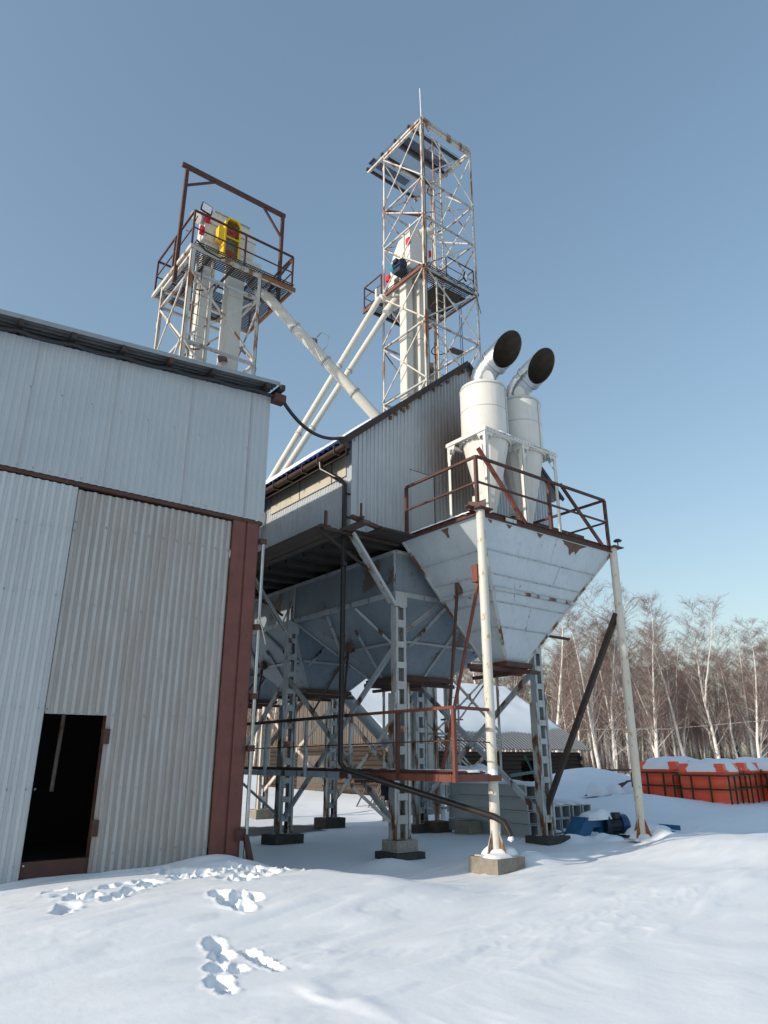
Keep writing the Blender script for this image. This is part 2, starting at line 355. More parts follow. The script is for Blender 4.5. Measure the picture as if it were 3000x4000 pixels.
def axis(fine0, fine1, st, mid0, mid1, st2, far0, far1):
    a = frange(fine0, fine1, st)
    x = fine1
    while x < mid1: x += st2; a.append(x)
    s = st2
    while x < far1: s *= 1.22; x += s; a.append(x)
    x = fine0; pre = []
    while x > mid0: x -= st2; pre.append(x)
    s = st2
    while x > far0: s *= 1.3; x -= s; pre.append(x)
    return list(reversed(pre)) + a
gx = axis(1.4, 9.0, 0.026, -4, 26, 0.13, -900, 1400)
gy = axis(4.2, 9.9, 0.024, 0, 26, 0.13, -900, 1400)
vs = []; bare = []; grit = []
for y in gy:
    for x in gx:
        vs.append((x, y, H(x, y)))
        f = mnoise.noise(V((x * 0.9, y * 0.9, 11))) * 0.5 + 0.25 * mnoise.noise(V((x * 3.5, y * 3.5, 3)))
        e = ((x - 10.9) / 2.7) ** 2 + ((y - 19.6) / 1.9) ** 2
        b_ = sm(0.15, 0.45, 1 - e + f * 0.9)
        bare.append(b_); grit.append(0.75 * sm(6.2, 7.5, x) * sm(9.0, 10.5, y) * (1 - sm(14, 16, x)) * (1 - sm(22, 26, y)) + 0.12 * (1 - sm(20, 30, math.hypot(x, y))))
nx = len(gx)
fs = [(j * nx + i, j * nx + i + 1, (j + 1) * nx + i + 1, (j + 1) * nx + i) for j in range(len(gy) - 1) for i in range(nx - 1)]
me = bpy.data.meshes.new('snow_ground'); me.from_pydata(vs, [], fs)
me.polygons.foreach_set('use_smooth', [True] * len(fs))
at = me.attributes.new('bare', 'FLOAT', 'POINT'); at.data.foreach_set('value', bare)
at = me.attributes.new('grit', 'FLOAT', 'POINT'); at.data.foreach_set('value', grit)
def bare_mix(ctx, c):
    n, l = ctx['n'], ctx['l']
    a = n.new('ShaderNodeAttribute'); a.attribute_name = 'bare'
    g_ = n.new('ShaderNodeAttribute'); g_.attribute_name = 'grit'
    sp = ctx['ramp'](ctx['nz'](26, (1, 1, 1), 2, 3.3), 0.69, 0.73)
    m2 = n.new('ShaderNodeMath'); m2.operation = 'MULTIPLY'; l.new(sp, m2.inputs[0]); l.new(g_.outputs['Fac'], m2.inputs[1])
    c = ctx['mix'](m2.outputs[0], c, (0.16, 0.13, 0.105))
    return ctx['mix'](a.outputs['Fac'], c, (0.035, 0.03, 0.027))
MT['ground'] = mat('ground_snow', (0.84, 0.875, 0.915), 0.6, 0, 0.02, 1.5, bump=0.15, bscale=11, spec=0.3, extra=bare_mix)
me.materials.append(MT['ground'])
g = bpy.data.objects.new('snow_ground', me); COL.objects.link(g); g['kind'] = 'structure'
X_, Y_, Z_ = V((1, 0, 0)), V((0, 1, 0)), V((0, 0, 1))
# ---------------------------------------------------------------- warehouse on the left
WX0, WX1, WY0, WY1 = -0.7, 5.17, 10.0, 15.6
wr = thing('warehouse', 'grey corrugated metal warehouse with an open dark doorway and brown corner column', 'warehouse', (WX1, WY0, 0))
wtop = lambda x: 7.25 + 0.092 * (x - 0.93)
b = MB(); b.corr((WX0, 9.90, 0), X_, Z_, -Y_, 5.21 - WX0, 5.33, lambda u: wtop(WX0 + u), 0.1045, 0.010)
b.build('upper_cladding', 'sheet_pale', wr)
b = MB()
for k in range(int((5.2 - WX0) / 0.209)):
    for zz in (5.38, 6.55):
        if zz > 6 and k % 2: continue
        x = WX0 + 0.209 * (k + 0.36); b.cyl((x, 9.905, zz + 0.01 * mnoise.noise(V((k, zz, 0)))), (x, 9.882, zz), 0.011, seg=8)
b.build('screw', 'galv', wr, kind='stuff')
b = MB()
for x in (1.48, 2.61, 3.78, 4.85):
    b.box(x, x + 0.006, 9.884, 9.892, 5.34, wtop(x) - 0.03)
b.build('sheet_seam', 'sheet_valley', wr)
box('trim_rail', 'rust', wr, WX0, 5.2, 9.905, 10.02, 5.27, 5.325)
b = MB(); b.corr((2.26, 9.965, 0), X_, Z_, -Y_, 2.42, lambda u: 2.19 if u < 0.83 else 0.30, lambda u: 5.24 - 0.03 * (u < 1.2) * abs(mnoise.noise(V((u * 9, 0, 0)))), 0.1045, 0.024, two=True)
b.build('lower_cladding', ('sheet_dirty', 'sheet_valley'), wr)
b = MB()
for k in range(23):
    x = 2.26 + 0.1045 * (k + 0.71)
    for zz in (4.75, 3.62, 2.2, 1.28, 0.52):
        if k % 2 == 0 and not (x < 3.12 and zz < 2): b.cyl((x, 9.945, zz + 0.015 * mnoise.noise(V((k * 3.1, zz, 0)))), (x, 9.926, zz), 0.011, seg=8)
b.build('screw', 'galv', wr, kind='stuff')
b = MB(); b.corr((WX0, 9.93, 0), X_, Z_, -Y_, 2.30 - WX0, 0.25, 5.25, 0.1045, 0.020)
b.build('lower_cladding', 'sheet_clean', wr, label='paler ribbed sheet left of the doorway')
b = MB()
for k in range(14):
    x = 1.0 + 0.1045 * (k + 0.70)
    for zz in (4.62, 3.7, 2.25, 1.3, 0.45):
        if k % 3 != 1: b.cyl((x, 9.915, zz + 0.02 * mnoise.noise(V((k * 2.7, zz, 3)))), (x, 9.898, zz), 0.011, seg=8)
b.build('screw', 'galv', wr, kind='stuff')
b = MB(); b.box(2.27, 3.14, 9.97, 10.06, 0.30, 0.48); b.box(3.085, 3.14, 10.0, 10.08, 0.48, 2.19); b.box(2.27, 3.14, 10.0, 10.06, 2.192, 2.25)
df = b.build('door_frame', 'rust', wr)
for z in (1.83, 0.72):
    b = MB(); b.box(3.06, 3.15, 9.915, 9.995, z, z + 0.19); b.box(3.07, 3.10, 9.905, 9.915, z + 0.02, z + 0.17); b.build('hinge', 'rust', df)
# white tube added inside the doorway to stand for a sunlit bright slit
tube('bright_slit', 'white_steel', wr, [(2.95, 11.6, 1.2), (2.98, 11.6, 2.6)], 0.03)
b = MB()  # corner column: two flanges and the web
b.box(4.69, 4.90, 9.915, 9.955, 0.0, 5.268); b.box(4.90, 4.935, 9.93, 10.09, 0.0, 5.268); b.box(4.935, 5.13, 9.905, 9.945, 0.0, 5.268)
b.box(5.10, 5.165, 9.95, 10.1, 0.0, 5.268)
b.build('corner_column', 'post_red', wr)
b = MB(); b.box(5.06, 5.19, 9.86, 9.90, 0.55, 0.70); b.bar((5.2, 9.86, 0.62), (5.36, 9.75, -0.08), 0.07); b.box(5.12, 5.30, 9.9, 9.98, 0.05, 0.13); b.build('foot_bracket', 'rust', wr)
b = MB(); b.tube([(5.235, 9.90, 0.05), (5.235, 9.90, 5.0)], 0.028, 10); b.build('conduit', 'galv', wr)
for z in (4.95, 3.55, 2.5, 1.75):
    box('clamp', 'rust', wr, 5.166, 5.275, 9.86, 9.945, z, z + 0.085)
b = MB(); b.tube([(5.25, 9.86, 3.72), (5.20, 9.84, 3.78), (5.18, 9.85, 3.70), (5.25, 9.84, 3.62), (5.30, 9.83, 3.45), (5.33, 9.82, 3.33)], 0.008, 6); b.build('wire_tie', 'twine', wr)
b = MB(); b.corr((WX1, WY0 + 0.1, 0), Y_, Z_, X_, WY1 - WY0 - 0.1, 0.0, wtop(WX1) - 0.12, 0.1045, 0.02)
b.corr((WX1, WY1, 0), -X_, Z_, Y_, WX1 - WX0, 0.0, lambda u: wtop(WX1 - u), 0.1045, 0.02)
b.corr((WX0, WY1, 0), -Y_, Z_, -X_, WY1 - WY0 - 0.1, 0.0, wtop(WX0), 0.1045, 0.02)
b.build('side_cladding', 'sheet_side', wr)
b = MB(); b.box(WX0, WX1 - .1, WY1, 21.5, 0, 6.2); b.box(WX0 - .1, WX1, WY1 + .05, 21.6, 6.21, 6.27); b.build('shade_annex', 'sheet_side', wr)  # unseen guessed annex, added and sized to shade the bins and ground
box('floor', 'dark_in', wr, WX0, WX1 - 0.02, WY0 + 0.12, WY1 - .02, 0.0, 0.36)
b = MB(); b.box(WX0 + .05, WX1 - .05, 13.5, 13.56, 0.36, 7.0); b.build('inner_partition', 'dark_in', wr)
b = MB()
sl_ = V((1, 0, 0.092)).normalized()
for dz in (0.0,):
    b.corr((WX0 - 0.25, 9.77, wtop(WX0 - 0.25) + 0.215), Y_, sl_, Z_, WY1 - 9.5, 0.0, 6.27, 0.1045, 0.022)
b.build('roof', 'steel_roof_dark', wr)
b = MB(); b.box(WX0 - .25, 0, 9.665, 9.676, 0, 0); b = MB()
p0 = V((WX0 - .25, 9.758, wtop(WX0 - .25) + 0.225)); b.bar(p0, p0 + sl_ * 6.28, 0.012, 0.07); b.build('verge_flashing', 'galv_roof', wr)
for x in (0.45, 1.19, 1.89, 2.61, 3.35, 4.07, 5.08):
    z = wtop(x); b = MB(); b.box(x - 0.035, x + 0.035, 9.74, WY1 + .1, z + 0.085, z + 0.185); b.build('purlin', 'steel_dark', wr)
b = MB(); b.box(5.205, 5.42, 9.72, 9.90, wtop(5.2) - 0.12, wtop(5.2) + 0.02); b.build('eave_bracket', 'rust', wr)
b = MB(); b.box(5.30, 5.38, 9.7, WY1 + .1, wtop(5.2) + 0.10, wtop(5.2) + 0.20); b.build('purlin', 'steel_dark', wr)
# black cable along the roof edge and across to the dryer house
pts = []
for i in range(41):
    x = lerp(-0.6, 5.35, i / 40); s_ = abs(math.sin((x - 0.45) * math.pi / 0.73)); pts.append((x, 9.80 - 0.01 * s_, wtop(x) + 0.02 - 0.05 * s_))
q0 = V(pts[-1]); q1 = V((7.35, 10.75, 7.80))
for i in range(1, 25):
    t = i / 24; p = q0.lerp(q1, t); p.z -= 0.34 * 4 * t * (1 - t) * (1 - 0.25 * t) ; pts.append(p)
b = MB(); b.tube(pts, 0.033, 8)
b.build('power_cable', 'black', None, 'thick black cable tied under the warehouse roof edge and sagging to the dryer house', 'cable', loc=tuple(q0))

# ---------------------------------------------------------------- dryer house
DX0, DX1, DY0, DY1 = 7.72, 14.0, 10.95, 23.4
RX, RZ, SLP = 11.12, 10.95, 0.862
rz = lambda x: RZ - abs(x - RX) * SLP
dh = thing('dryer_house', 'tall gabled house of grey ribbed sheet raised on the steel frame, with sooty gable', 'grain dryer house', (DX0, DY0, 6.0))
b = MB(); b.corr((DX0, DY0, 0), X_, Z_, -Y_, DX1 - DX0, 5.98, lambda u: rz(DX0 + u) - 0.05, 0.1045, 0.021)
b.build('gable_wall', 'sheet_gable', dh)
b = MB(); b.corr((DX0, DY1, 0), -Y_, Z_, -X_, DY1 - DY0 - 0.02, 6.05, 7.93, 0.1045, 0.014); b.build('side_wall', 'sheet_side', dh)
b = MB(); b.corr((DX1, DY0, 0), Y_, Z_, X_, DY1 - DY0, 6.05, rz(DX1) - .02, 0.1045, 0.014)
b.corr((DX1, DY1, 0), -X_, Z_, Y_, DX1 - DX0, 6.0, lambda u: rz(DX1 - u) - 0.05, 0.1045, 0.014); b.build('rear_wall', 'sheet_side', dh)
b = MB(); b.box(DX0 - 0.028, DX0 + 0.06, DY0 - 0.028, DY0 + 0.06, 5.95, 7.9); b.build('corner_flashing', 'sheet_pale', dh)
for y0, y1 in ((11.12, 11.62), (11.66, 12.92), (12.96, 14.25)):
    wn = MB(); wn.box(DX0 - 0.040, DX0 - 0.026, y0, y1, 7.17, 7.62); wn.build('window', 'window', dh)
b = MB(); b.box(DX0 - .046, DX0 - .02, 11.05, 14.4, 7.62, 7.68); b.box(DX0 - .044, DX0 - .02, 12.925, 12.955, 7.17, 7.62); b.box(DX0 - .044, DX0 - .02, 11.625, 11.655, 7.17, 7.62); b.build('window_batten', 'wood', dh)
b = MB(); b.box(9.27, 9.94, DY0 - 0.040, DY0 - 0.024, 6.03, 7.64); d_ = b.build('door', 'sheet_pale', dh)
b = MB(); b.box(9.945, 9.972, DY0 - 0.038, DY0 - 0.022, 6.03, 7.66); b.box(9.25, 9.945, DY0 - 0.038, DY0 - 0.022, 7.642, 7.655); b.build('door_gap', 'black', dh)
# roof: blue outside on the left slope, bare metal below; right slope galvanised
L_ = math.hypot(1, SLP); wl = V((-1, 0, -SLP)) / L_; wr_ = V((1, 0, -SLP)) / L_; nl = V((-SLP, 0, 1)) / L_; nr = V((SLP, 0, 1)) / L_
lenl = (RX - 7.33) * L_; lenr = (14.45 - RX) * L_
b = MB(); b.corr((RX, DY0 - 0.10, RZ + 0.03), Y_, wl, nl, DY1 - DY0 + 0.3, 0, lenl, 0.19, 0.03); b.build('roof', 'blue_roof', dh, label='blue ribbed roof slope')
b = MB(); b.corr((RX, DY0 - 0.10, RZ + 0.03), Y_, wr_, nr, DY1 - DY0 + 0.3, 0, lenr, 0.13, 0.03); b.build('roof', 'galv_roof', dh, label='galvanised roof slope')
b = MB(); vs_ = []; nn = 46
rows = [0.0, 0.05, lenl * .3, lenl * .6, lenl - 0.32, lenl - 0.25]
for j in range(nn + 1):
    y = lerp(DY0 + 3.6, DY1, j / nn); e = 0.05 * mnoise.noise(V((y * 2, 0, 0)))
    for i, r_ in enumerate(rows):
        th = 0.0 if i in (0, 5) else 0.04 + 0.03 * mnoise.noise(V((y * 1.2, r_, 4)))
        if j in (0, nn): th = 0
        vs_.append(V((RX, y, RZ + 0.064)) + wl * (r_ + (e if i > 3 else 0)) + nl * th)
b.idx(vs_, [(j * 6 + i, j * 6 + i + 1, (j + 1) * 6 + i + 1, (j + 1) * 6 + i) for j in range(nn) for i in range(5)], True); b.build('roof_snow', 'snow', dh)
b = MB(); g0 = V((RX, DY0 - 0.13, RZ + 0.02)); b.bar(g0, g0 + wl * (lenl + .02), 0.05, 0.13); b.bar(g0, g0 + wr_ * (lenr + .02), 0.05, 0.09); b.build('verge_board', 'steel_dark', dh)
b = MB()
rr = random.Random(5)
for i in range(20):
    x = rr.uniform(8.6, 11.6) if i < 15 else rr.uniform(11.3, 12.3)
    for k in range(3):
        c = V((x + rr.uniform(-.05, .05), DY0 - 0.03, rz(x) - 0.09 - rr.random() * .05)); r_ = rr.uniform(.02, .045)
        b.lathe(c, [(0.001, -r_), (r_ * .8, -r_ * .6), (r_, 0), (r_ * .8, r_ * .6), (0.001, r_)], 7)
b.build('sealing_foam', 'rust_orange', dh)
b = MB()  # half-round gutter with brackets
gp = [(7.31, y, 7.56) for y in (10.55, 14, 18, 23.5)]; b.tube(gp, 0.068, 10)
for y in frange(10.9, 23, 0.62): b.box(7.23, 7.39, y, y + 0.03, 7.47, 7.65)
b.box(7.40, 7.44, 10.75, 23.5, 7.46, 7.70); b.build('gutter', 'gutter', dh)
for y in frange(11.3, 23, 1.25): box('rafter_end', 'wood', dh, 7.40, 7.72, y, y + .06, 7.70, 7.78)
box('soffit', 'dark_in', dh, 7.44, 7.71, 10.97, 23.4, 7.72, 7.745)
b = MB(); b.tube([(7.31, 11.52, 7.50), (7.32, 11.50, 7.34), (7.54, 11.12, 7.05), (7.58, 11.0, 6.92), (7.58, 10.97, 1.60), (7.62, 10.88, 1.47), (8.86, 8.50, 0.78), (8.94, 8.36, 0.70), (8.97, 8.28, 0.55), (8.97, 8.27, 0.50)], 0.052, 12, cap=False)
for p, q in (((7.58, 10.97, 5.2), (7.58, 10.97, 5.26)), ((7.58, 10.97, 3.3), (7.58, 10.97, 3.36)), ((7.9, 10.34, 1.315), (7.93, 10.29, 1.30))): b.tube([p, q], 0.060, 12)
b.build('downpipe', 'downpipe', dh)
b = MB(); b.mound(8.97, 8.27, 0.47, .085, .085, 0.06, 3, 6); b.lathe((8.97, 8.27, 0.44), [(0.001, -.02), (.03, 0), (.042, .05), (.04, .08)], 10); b.build('ice_plug', 'snow', dh)
for z in (6.7, 6.2): box('pipe_clip', 'steel_dark', dh, 7.57, 7.71, 10.94, 11.0, z, z + .03)
b = MB(); b.cur = 0; b.box(DX0 - .02, DX1, DY0 - .01, DY1, 5.90, 5.975)
for y in frange(11.2, 23, 0.75): b.box(DX0 + .02, DX1 - .1, y, y + 0.09, 5.80, 5.899)
b.build('floor', 'dark_in', dh)
b = MB(); b.box(12.2, 14.9, DY0 - .35, DY0 - .25, 7.02, 7.12); b.build('eave_rail', 'steel_dark', dh)
b = MB()
for k in range(5): b.tube([(7.62, 14.5 + .05 * k, 7.5), (7.58, 14.55 + .04 * k, 7.0 - .06 * k), (7.6, 14.8 + .05 * k, 6.75 - .05 * k), (7.66, 15.2, 6.72)], 0.016, 6)
b.build('cable_bundle', 'black', dh)

# ---------------------------------------------------------------- storage bins under the house
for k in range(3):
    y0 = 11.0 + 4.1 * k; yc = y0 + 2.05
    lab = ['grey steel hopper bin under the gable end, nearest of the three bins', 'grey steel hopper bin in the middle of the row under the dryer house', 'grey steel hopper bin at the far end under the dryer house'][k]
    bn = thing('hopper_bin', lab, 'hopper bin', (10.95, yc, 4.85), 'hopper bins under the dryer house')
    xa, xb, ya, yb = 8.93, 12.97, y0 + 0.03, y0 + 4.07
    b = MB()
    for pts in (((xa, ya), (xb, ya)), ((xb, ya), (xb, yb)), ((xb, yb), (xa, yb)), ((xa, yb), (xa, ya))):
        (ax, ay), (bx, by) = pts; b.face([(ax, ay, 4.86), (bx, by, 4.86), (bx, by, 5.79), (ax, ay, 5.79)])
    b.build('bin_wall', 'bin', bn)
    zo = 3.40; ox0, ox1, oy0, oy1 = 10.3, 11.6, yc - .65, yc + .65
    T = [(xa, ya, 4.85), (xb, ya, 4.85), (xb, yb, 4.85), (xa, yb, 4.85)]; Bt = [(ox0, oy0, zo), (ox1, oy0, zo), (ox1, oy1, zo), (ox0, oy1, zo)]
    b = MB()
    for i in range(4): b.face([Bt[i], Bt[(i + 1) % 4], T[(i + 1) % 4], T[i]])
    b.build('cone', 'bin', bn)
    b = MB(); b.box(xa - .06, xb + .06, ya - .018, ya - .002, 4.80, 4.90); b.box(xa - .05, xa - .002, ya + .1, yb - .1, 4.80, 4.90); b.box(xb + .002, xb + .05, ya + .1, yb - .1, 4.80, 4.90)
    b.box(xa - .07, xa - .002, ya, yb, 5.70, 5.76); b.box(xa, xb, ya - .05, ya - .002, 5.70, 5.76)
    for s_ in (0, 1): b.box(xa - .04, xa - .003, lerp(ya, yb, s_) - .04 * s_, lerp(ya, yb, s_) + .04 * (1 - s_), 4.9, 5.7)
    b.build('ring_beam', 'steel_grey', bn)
    # stiffeners on the sloping faces
    def on(i, s_, t, off=0.03):    # face i, across s, down t
        a = V(T[i]).lerp(V(T[(i + 1) % 4]), s_); c = V(Bt[i]).lerp(V(Bt[(i + 1) % 4]), s_)
        n_ = (V(T[(i + 1) % 4]) - V(T[i])).cross(V(Bt[i]) - V(T[i])).normalized() * -1
        cc = a.lerp(c, t); mid = V((10.95, yc, cc.z)); n2 = n_ if n_.dot(cc - mid) > 0 else -n_
        return cc + n2 * off
    for i in (0, 3):
        bar('stiffener', 'steel_grey', bn, on(i, 0.02, 0.55), on(i, 0.98, 0.55), 0.05, 0.05)
        bar('stiffener', 'steel_grey', bn, on(i, 0.36, 0.04), on(i, 0.08, 0.60, .04), 0.055, 0.055)
        bar('stiffener', 'steel_grey', bn, on(i, 0.64, 0.04), on(i, 0.92, 0.60, .04), 0.055, 0.055)
        bar('stiffener', 'steel_grey', bn, on(i, 0.52, 0.30), on(i, 0.40, 0.97), 0.04, 0.04)
    for i in range(4):
        b = MB(); b.bar(V(T[i]), V(Bt[i]), 0.05, 0.05); b.build('corner_strip', 'steel_grey', bn)
    fr = MB(); fr.box(ox0 - .08, ox1 + .08, oy0 - .08, oy0, zo - .10, zo); fr.box(ox0 - .08, ox1 + .08, oy1, oy1 + .08, zo - .10, zo); fr.box(ox0 - .08, ox0, oy0, oy1, zo - .10, zo); fr.box(ox1, ox1 + .08, oy0, oy1, zo - .10, zo)
    fr.box(ox0 - .25, ox1 + .3, oy0 + .1, oy0 + .16, zo - .19, zo - .105); fr.box(ox0 - .3, ox1 + .2, oy1 - .2, oy1 - .14, zo - .19, zo - .105); fr.box(ox0 + .2, ox0 + .27, oy0 - .3, oy1 + .2, zo - .26, zo - .195)
    fr.box(ox0 + .02, ox1 - .02, oy0 + .02, oy1 - .02, zo - .08, zo - .02)
    fr.build('outlet_frame', 'rust', bn)
    lv = MB(); c = on(3, 0.30, 0.5, .05); lv.box(c.x - .07, c.x + .05, c.y - .06, c.y + .06, c.z - .12, c.z + .1); lv.build('bracket', 'rust_patch', bn)
    b = MB(); b.bar(c + V((-.02, 0, -.05)), c + V((-.35, -.25, -1.75)), 0.035); b.bar(c + V((-.0, -.03, -.05)), c + V((-.75, .3, -1.45)), 0.04); b.build('lever_rod', 'rust', bn)

# ---------------------------------------------------------------- front hopper
HT = 6.0
hx0, hx1, hy0, hy1 = 8.94, 13.04, 8.6, 10.80
hp = thing('front_hopper', 'pale grey pyramid hopper with rust streaks under the white cyclones', 'hopper', (10.99, 9.7, 4.8))
T = [V((hx0, hy0, HT - .1)), V((hx1, hy0, HT - .1)), V((hx1, hy1, HT - .1)), V((hx0, hy1, HT - .1))]
Bt = [V((10.72, 9.75, 3.48)), V((11.30, 9.75, 3.48)), V((11.30, 10.33, 3.48)), V((10.72, 10.33, 3.48))]
b = MB()
NS = 8
for i in range(4):
    for k in range(NS):
        a0, a1 = T[i].lerp(Bt[i], k / NS), T[(i + 1) % 4].lerp(Bt[(i + 1) % 4], k / NS)
        c0, c1 = T[i].lerp(Bt[i], (k + 1) / NS), T[(i + 1) % 4].lerp(Bt[(i + 1) % 4], (k + 1) / NS)
        b.face([c0, c1, a1, a0])
b.build('shell', 'hopper', hp)
def hface(i, s_, t, off):
    a = T[i].lerp(T[(i + 1) % 4], s_); c = Bt[i].lerp(Bt[(i + 1) % 4], s_)
    n_ = (T[(i + 1) % 4] - T[i]).cross(Bt[i] - T[i]).normalized(); cc = a.lerp(c, t)
    if n_.dot(cc - V((11, 10, cc.z))) < 0: n_ = -n_
    return cc + n_ * off
for i in (0, 3):
    for t in (0.22, 0.38, 0.57, 0.75):
        b = MB()
        for k in range(14):
            s0, s1 = k / 14, (k + 1) / 14; j0 = .004 * mnoise.noise(V((k, t * 9, i))); j1 = .004 * mnoise.noise(V((k + 1, t * 9, i)))
            b.bar(hface(i, max(.01, s0), t + j0, .002), hface(i, min(.99, s1), t + j1, .002), 0.06, 0.006)
        b.build('weld_seam', 'weld', hp)
    bar('band_angle', 'steel_grey', hp, hface(i, 0.0, 0.475, .03), hface(i, 1.0, 0.475, .03), 0.05, 0.06)
for s_, t0, t1 in ((0.66, 0.22, 0.38), (0.55, 0.01, 0.21), (0.25, 0.40, 0.55), (0.5, .58, .74)): bar('weld_seam', 'weld', hp, hface(0, s_, t0, .002), hface(0, s_ + .01, t1, .002), 0.03, 0.005)
for i in range(4): bar('corner_strip', 'steel_worn', hp, T[i], Bt[i], 0.055, 0.055)
def patch(i, s_, w_, d_, seed):
    b = MB(); rr = random.Random(seed); top = []; 
    N = 14
    for k in range(N):
        u0, u1 = k / N, (k + 1) / N
        f = lambda u: d_ * max(0.02, (1 - abs(u * 2 - 1) ** 0.9)) * (0.45 + 1.2 * abs(mnoise.noise(V((u * 9 + seed * 3, seed, 0)))))
        b.face([hface(i, s_ + w_ * (u0 - .5), 0.012 + f(u0), .003), hface(i, s_ + w_ * (u1 - .5), 0.012 + f(u1), .003), hface(i, s_ + w_ * (u1 - .5), 0.012, .003), hface(i, s_ + w_ * (u0 - .5), 0.012, .003)])
    b.build('rust_patch', 'rust_patch', hp)
patch(0, 0.69, .20, .165, 1); patch(0, 0.42, .05, .06, 2); patch(0, 0.20, .045, .045, 3); patch(3, 0.57, .10, .115, 4); patch(0, .07, .03, .05, 6)
b = MB()
b.chan((hx0 - .02, hy0 - .012, HT - .06), (hx1 + .02, hy0 - .012, HT - .06), .12, .05, .012, Z_, -Y_)
b.chan((hx0 - .012, hy0 - .02, HT - .06), (hx0 - .012, hy1, HT - .06), .10, .05, .012, Z_, -X_)
b.chan((hx1 + .012, hy0 - .02, HT - .06), (hx1 + .012, hy1, HT - .06), .10, .05, .012, Z_, X_)
b.chan((hx0 - .02, hy1 + .012, HT - .06), (hx1 + .02, hy1 + .012, HT - .06), .10, .05, .012, Z_, Y_)
b.build('rim_beam', 'rust', hp)
b = MB(); b.box(9.6, 9.9, hy0 - .066, hy0 - .056, HT - .10, HT - .03); b.build('rim_plate', 'steel_worn', hp)
b = MB(); b.box(hx0 - .3, hx0 + .05, hy0 - .02, hy0 + .07, HT + 0.002, HT + .03); b.bar((hx0 - .02, hy0 - .18, HT + .02), (hx0 - .14, hy0 + .12, HT + .10), .02, .12); b.build('corner_plate', 'rust', hp)
b = MB(); b.box(hx0, hx1, hy0, DY0 - .03, HT - .1, HT - .02); b.build('top_deck', 'steel_dark', hp)
b = MB()
for k in range(8):
    b.mound(hx0 + .11, lerp(hy0 + .15, hy1 - .1, k / 7), HT - .0, .34, .55, .075, k, 8)
for k in range(9):
    b.mound(lerp(hx0 + .3, hx1 - .3, k / 8), hy0 + .16, HT - .01, .8, .34, .06, k + 20, 8)
b.build('snow_strip', 'snow', hp)
b = MB(); b.box(10.62, 11.40, 9.65, 9.72, 3.38, 3.48); b.box(10.62, 11.40, 10.36, 10.43, 3.38, 3.48); b.box(10.62, 10.69, 9.72, 10.36, 3.38, 3.48); b.box(11.33, 11.40, 9.72, 10.36, 3.38, 3.48)
b.box(9.75, 11.75, 9.80, 9.87, 3.30, 3.378); b.box(10.2, 11.7, 10.2, 10.27, 3.30, 3.378); b.box(10.9, 10.97, 9.3, 10.9, 3.23, 3.298); b.box(10.7, 11.32, 9.74, 10.34, 3.40, 3.46)
b.build('outlet_frame', 'rust', hp)
c = hface(3, .43, .42, .03); b = MB(); b.box(c.x - .05, c.x + .05, c.y - .06, c.y + .06, c.z - .1, c.z + .1); b.build('bracket', 'rust_patch', hp)
b = MB(); b.bar((9.02, 8.75, 4.72), (8.52, 9.35, 1.35), .045); b.box(8.93, 9.0, 8.70, 8.84, 4.66, 4.98); b.build('lever_rod', 'rust_bright', hp)
b = MB(); b.bar(c + V((-.03, 0, 0)), (9.15, 9.75, 2.55), .045); b.build('lever_rod', 'rust', hp)
bar('side_arm', 'rust', hp, (12.0, 9.9, 4.17), (12.75, 9.72, 4.12), .06, .05)

# ---------------------------------------------------------------- two round poles
def pole(x, y, z0, label, lean, block):
    r = thing('support_pole', label, 'steel pole', (x, y, z0), 'poles under the hopper corners')
    b = MB(); b.tube([(x + lean[0], y + lean[1], z0), (x, y, HT - .02)], .083, 20); b.build('pole', 'pole', r)
    b = MB(); cx, cy = x + lean[0], y + lean[1]
    for dx, dy in ((1, 0), (-1, 0), (0, 1), (0, -1)):
        d = V((dx, dy, 0)); s_ = V((-dy, dx, 0)) * .006; p = V((cx, cy, z0)) + d * .08
        b.prism([p - s_, p + d * .15 - s_, p + d * .13 + Z_ * .03 - s_, p + Z_ * .36 - s_], s_ * 2)
    b.build('gusset', 'steel_worn' if block else 'rust_orange', r)
    box('base_plate', 'steel_worn', r, cx - .25, cx + .25, cy - .25, cy + .25, z0 - .02, z0)
    b = MB(); b.box(x - .17, x + .17, y - .17, y + .17, HT - .02, HT + .001); b.build('cap_plate', 'rust', r)
    b = MB(); b.mound(cx + .10, cy + .03, z0, .56, .5, .17, int(x), 14); b.mound(cx - .1, cy - .12, z0, .46, .34, .05, int(x) + 4, 10); b.build('snow_heap', 'snow', r)
    return r
pole(8.96, 8.58, 0.22, 'speckled white steel pole on a concrete block under the nearest hopper corner', (0, 0), True)
pole(13.05, 8.58, 0.20, 'speckled white steel pole with rusty gussets standing directly in the snow', (-.04, 0.02), False)
b = MB(); b.box(8.64, 9.26, 8.26, 8.88, -0.25, 0.2); b.build('concrete_footing', 'concrete', None, 'pale concrete block under the speckled pole, half buried in snow', 'concrete block', loc=(8.95, 8.57, -.25), group='concrete footings')
bar('diagonal_strut', 'steel_dark', None, (12.98, 8.62, 4.55), (12.98, 10.92, 0.55), .1, .1)
o = bpy.data.objects['diagonal_strut']; tag(o, 'dark rusty diagonal strut running from the far pole down to a lattice column', 'strut')
b = MB(); b.cyl((13.02, 8.42, HT + .0), (13.02, 8.42, HT + .12), .012); b.lathe((13.02, 8.42, HT + .1), [(.001, .06), (.05, .05), (.09, .02), (.085, .0), (.001, -.01)], 14)
b.build('vent_knob', 'motor_dark', None, 'small dark mushroom knob standing on the far hopper corner', 'knob', loc=(13.02, 8.42, HT))

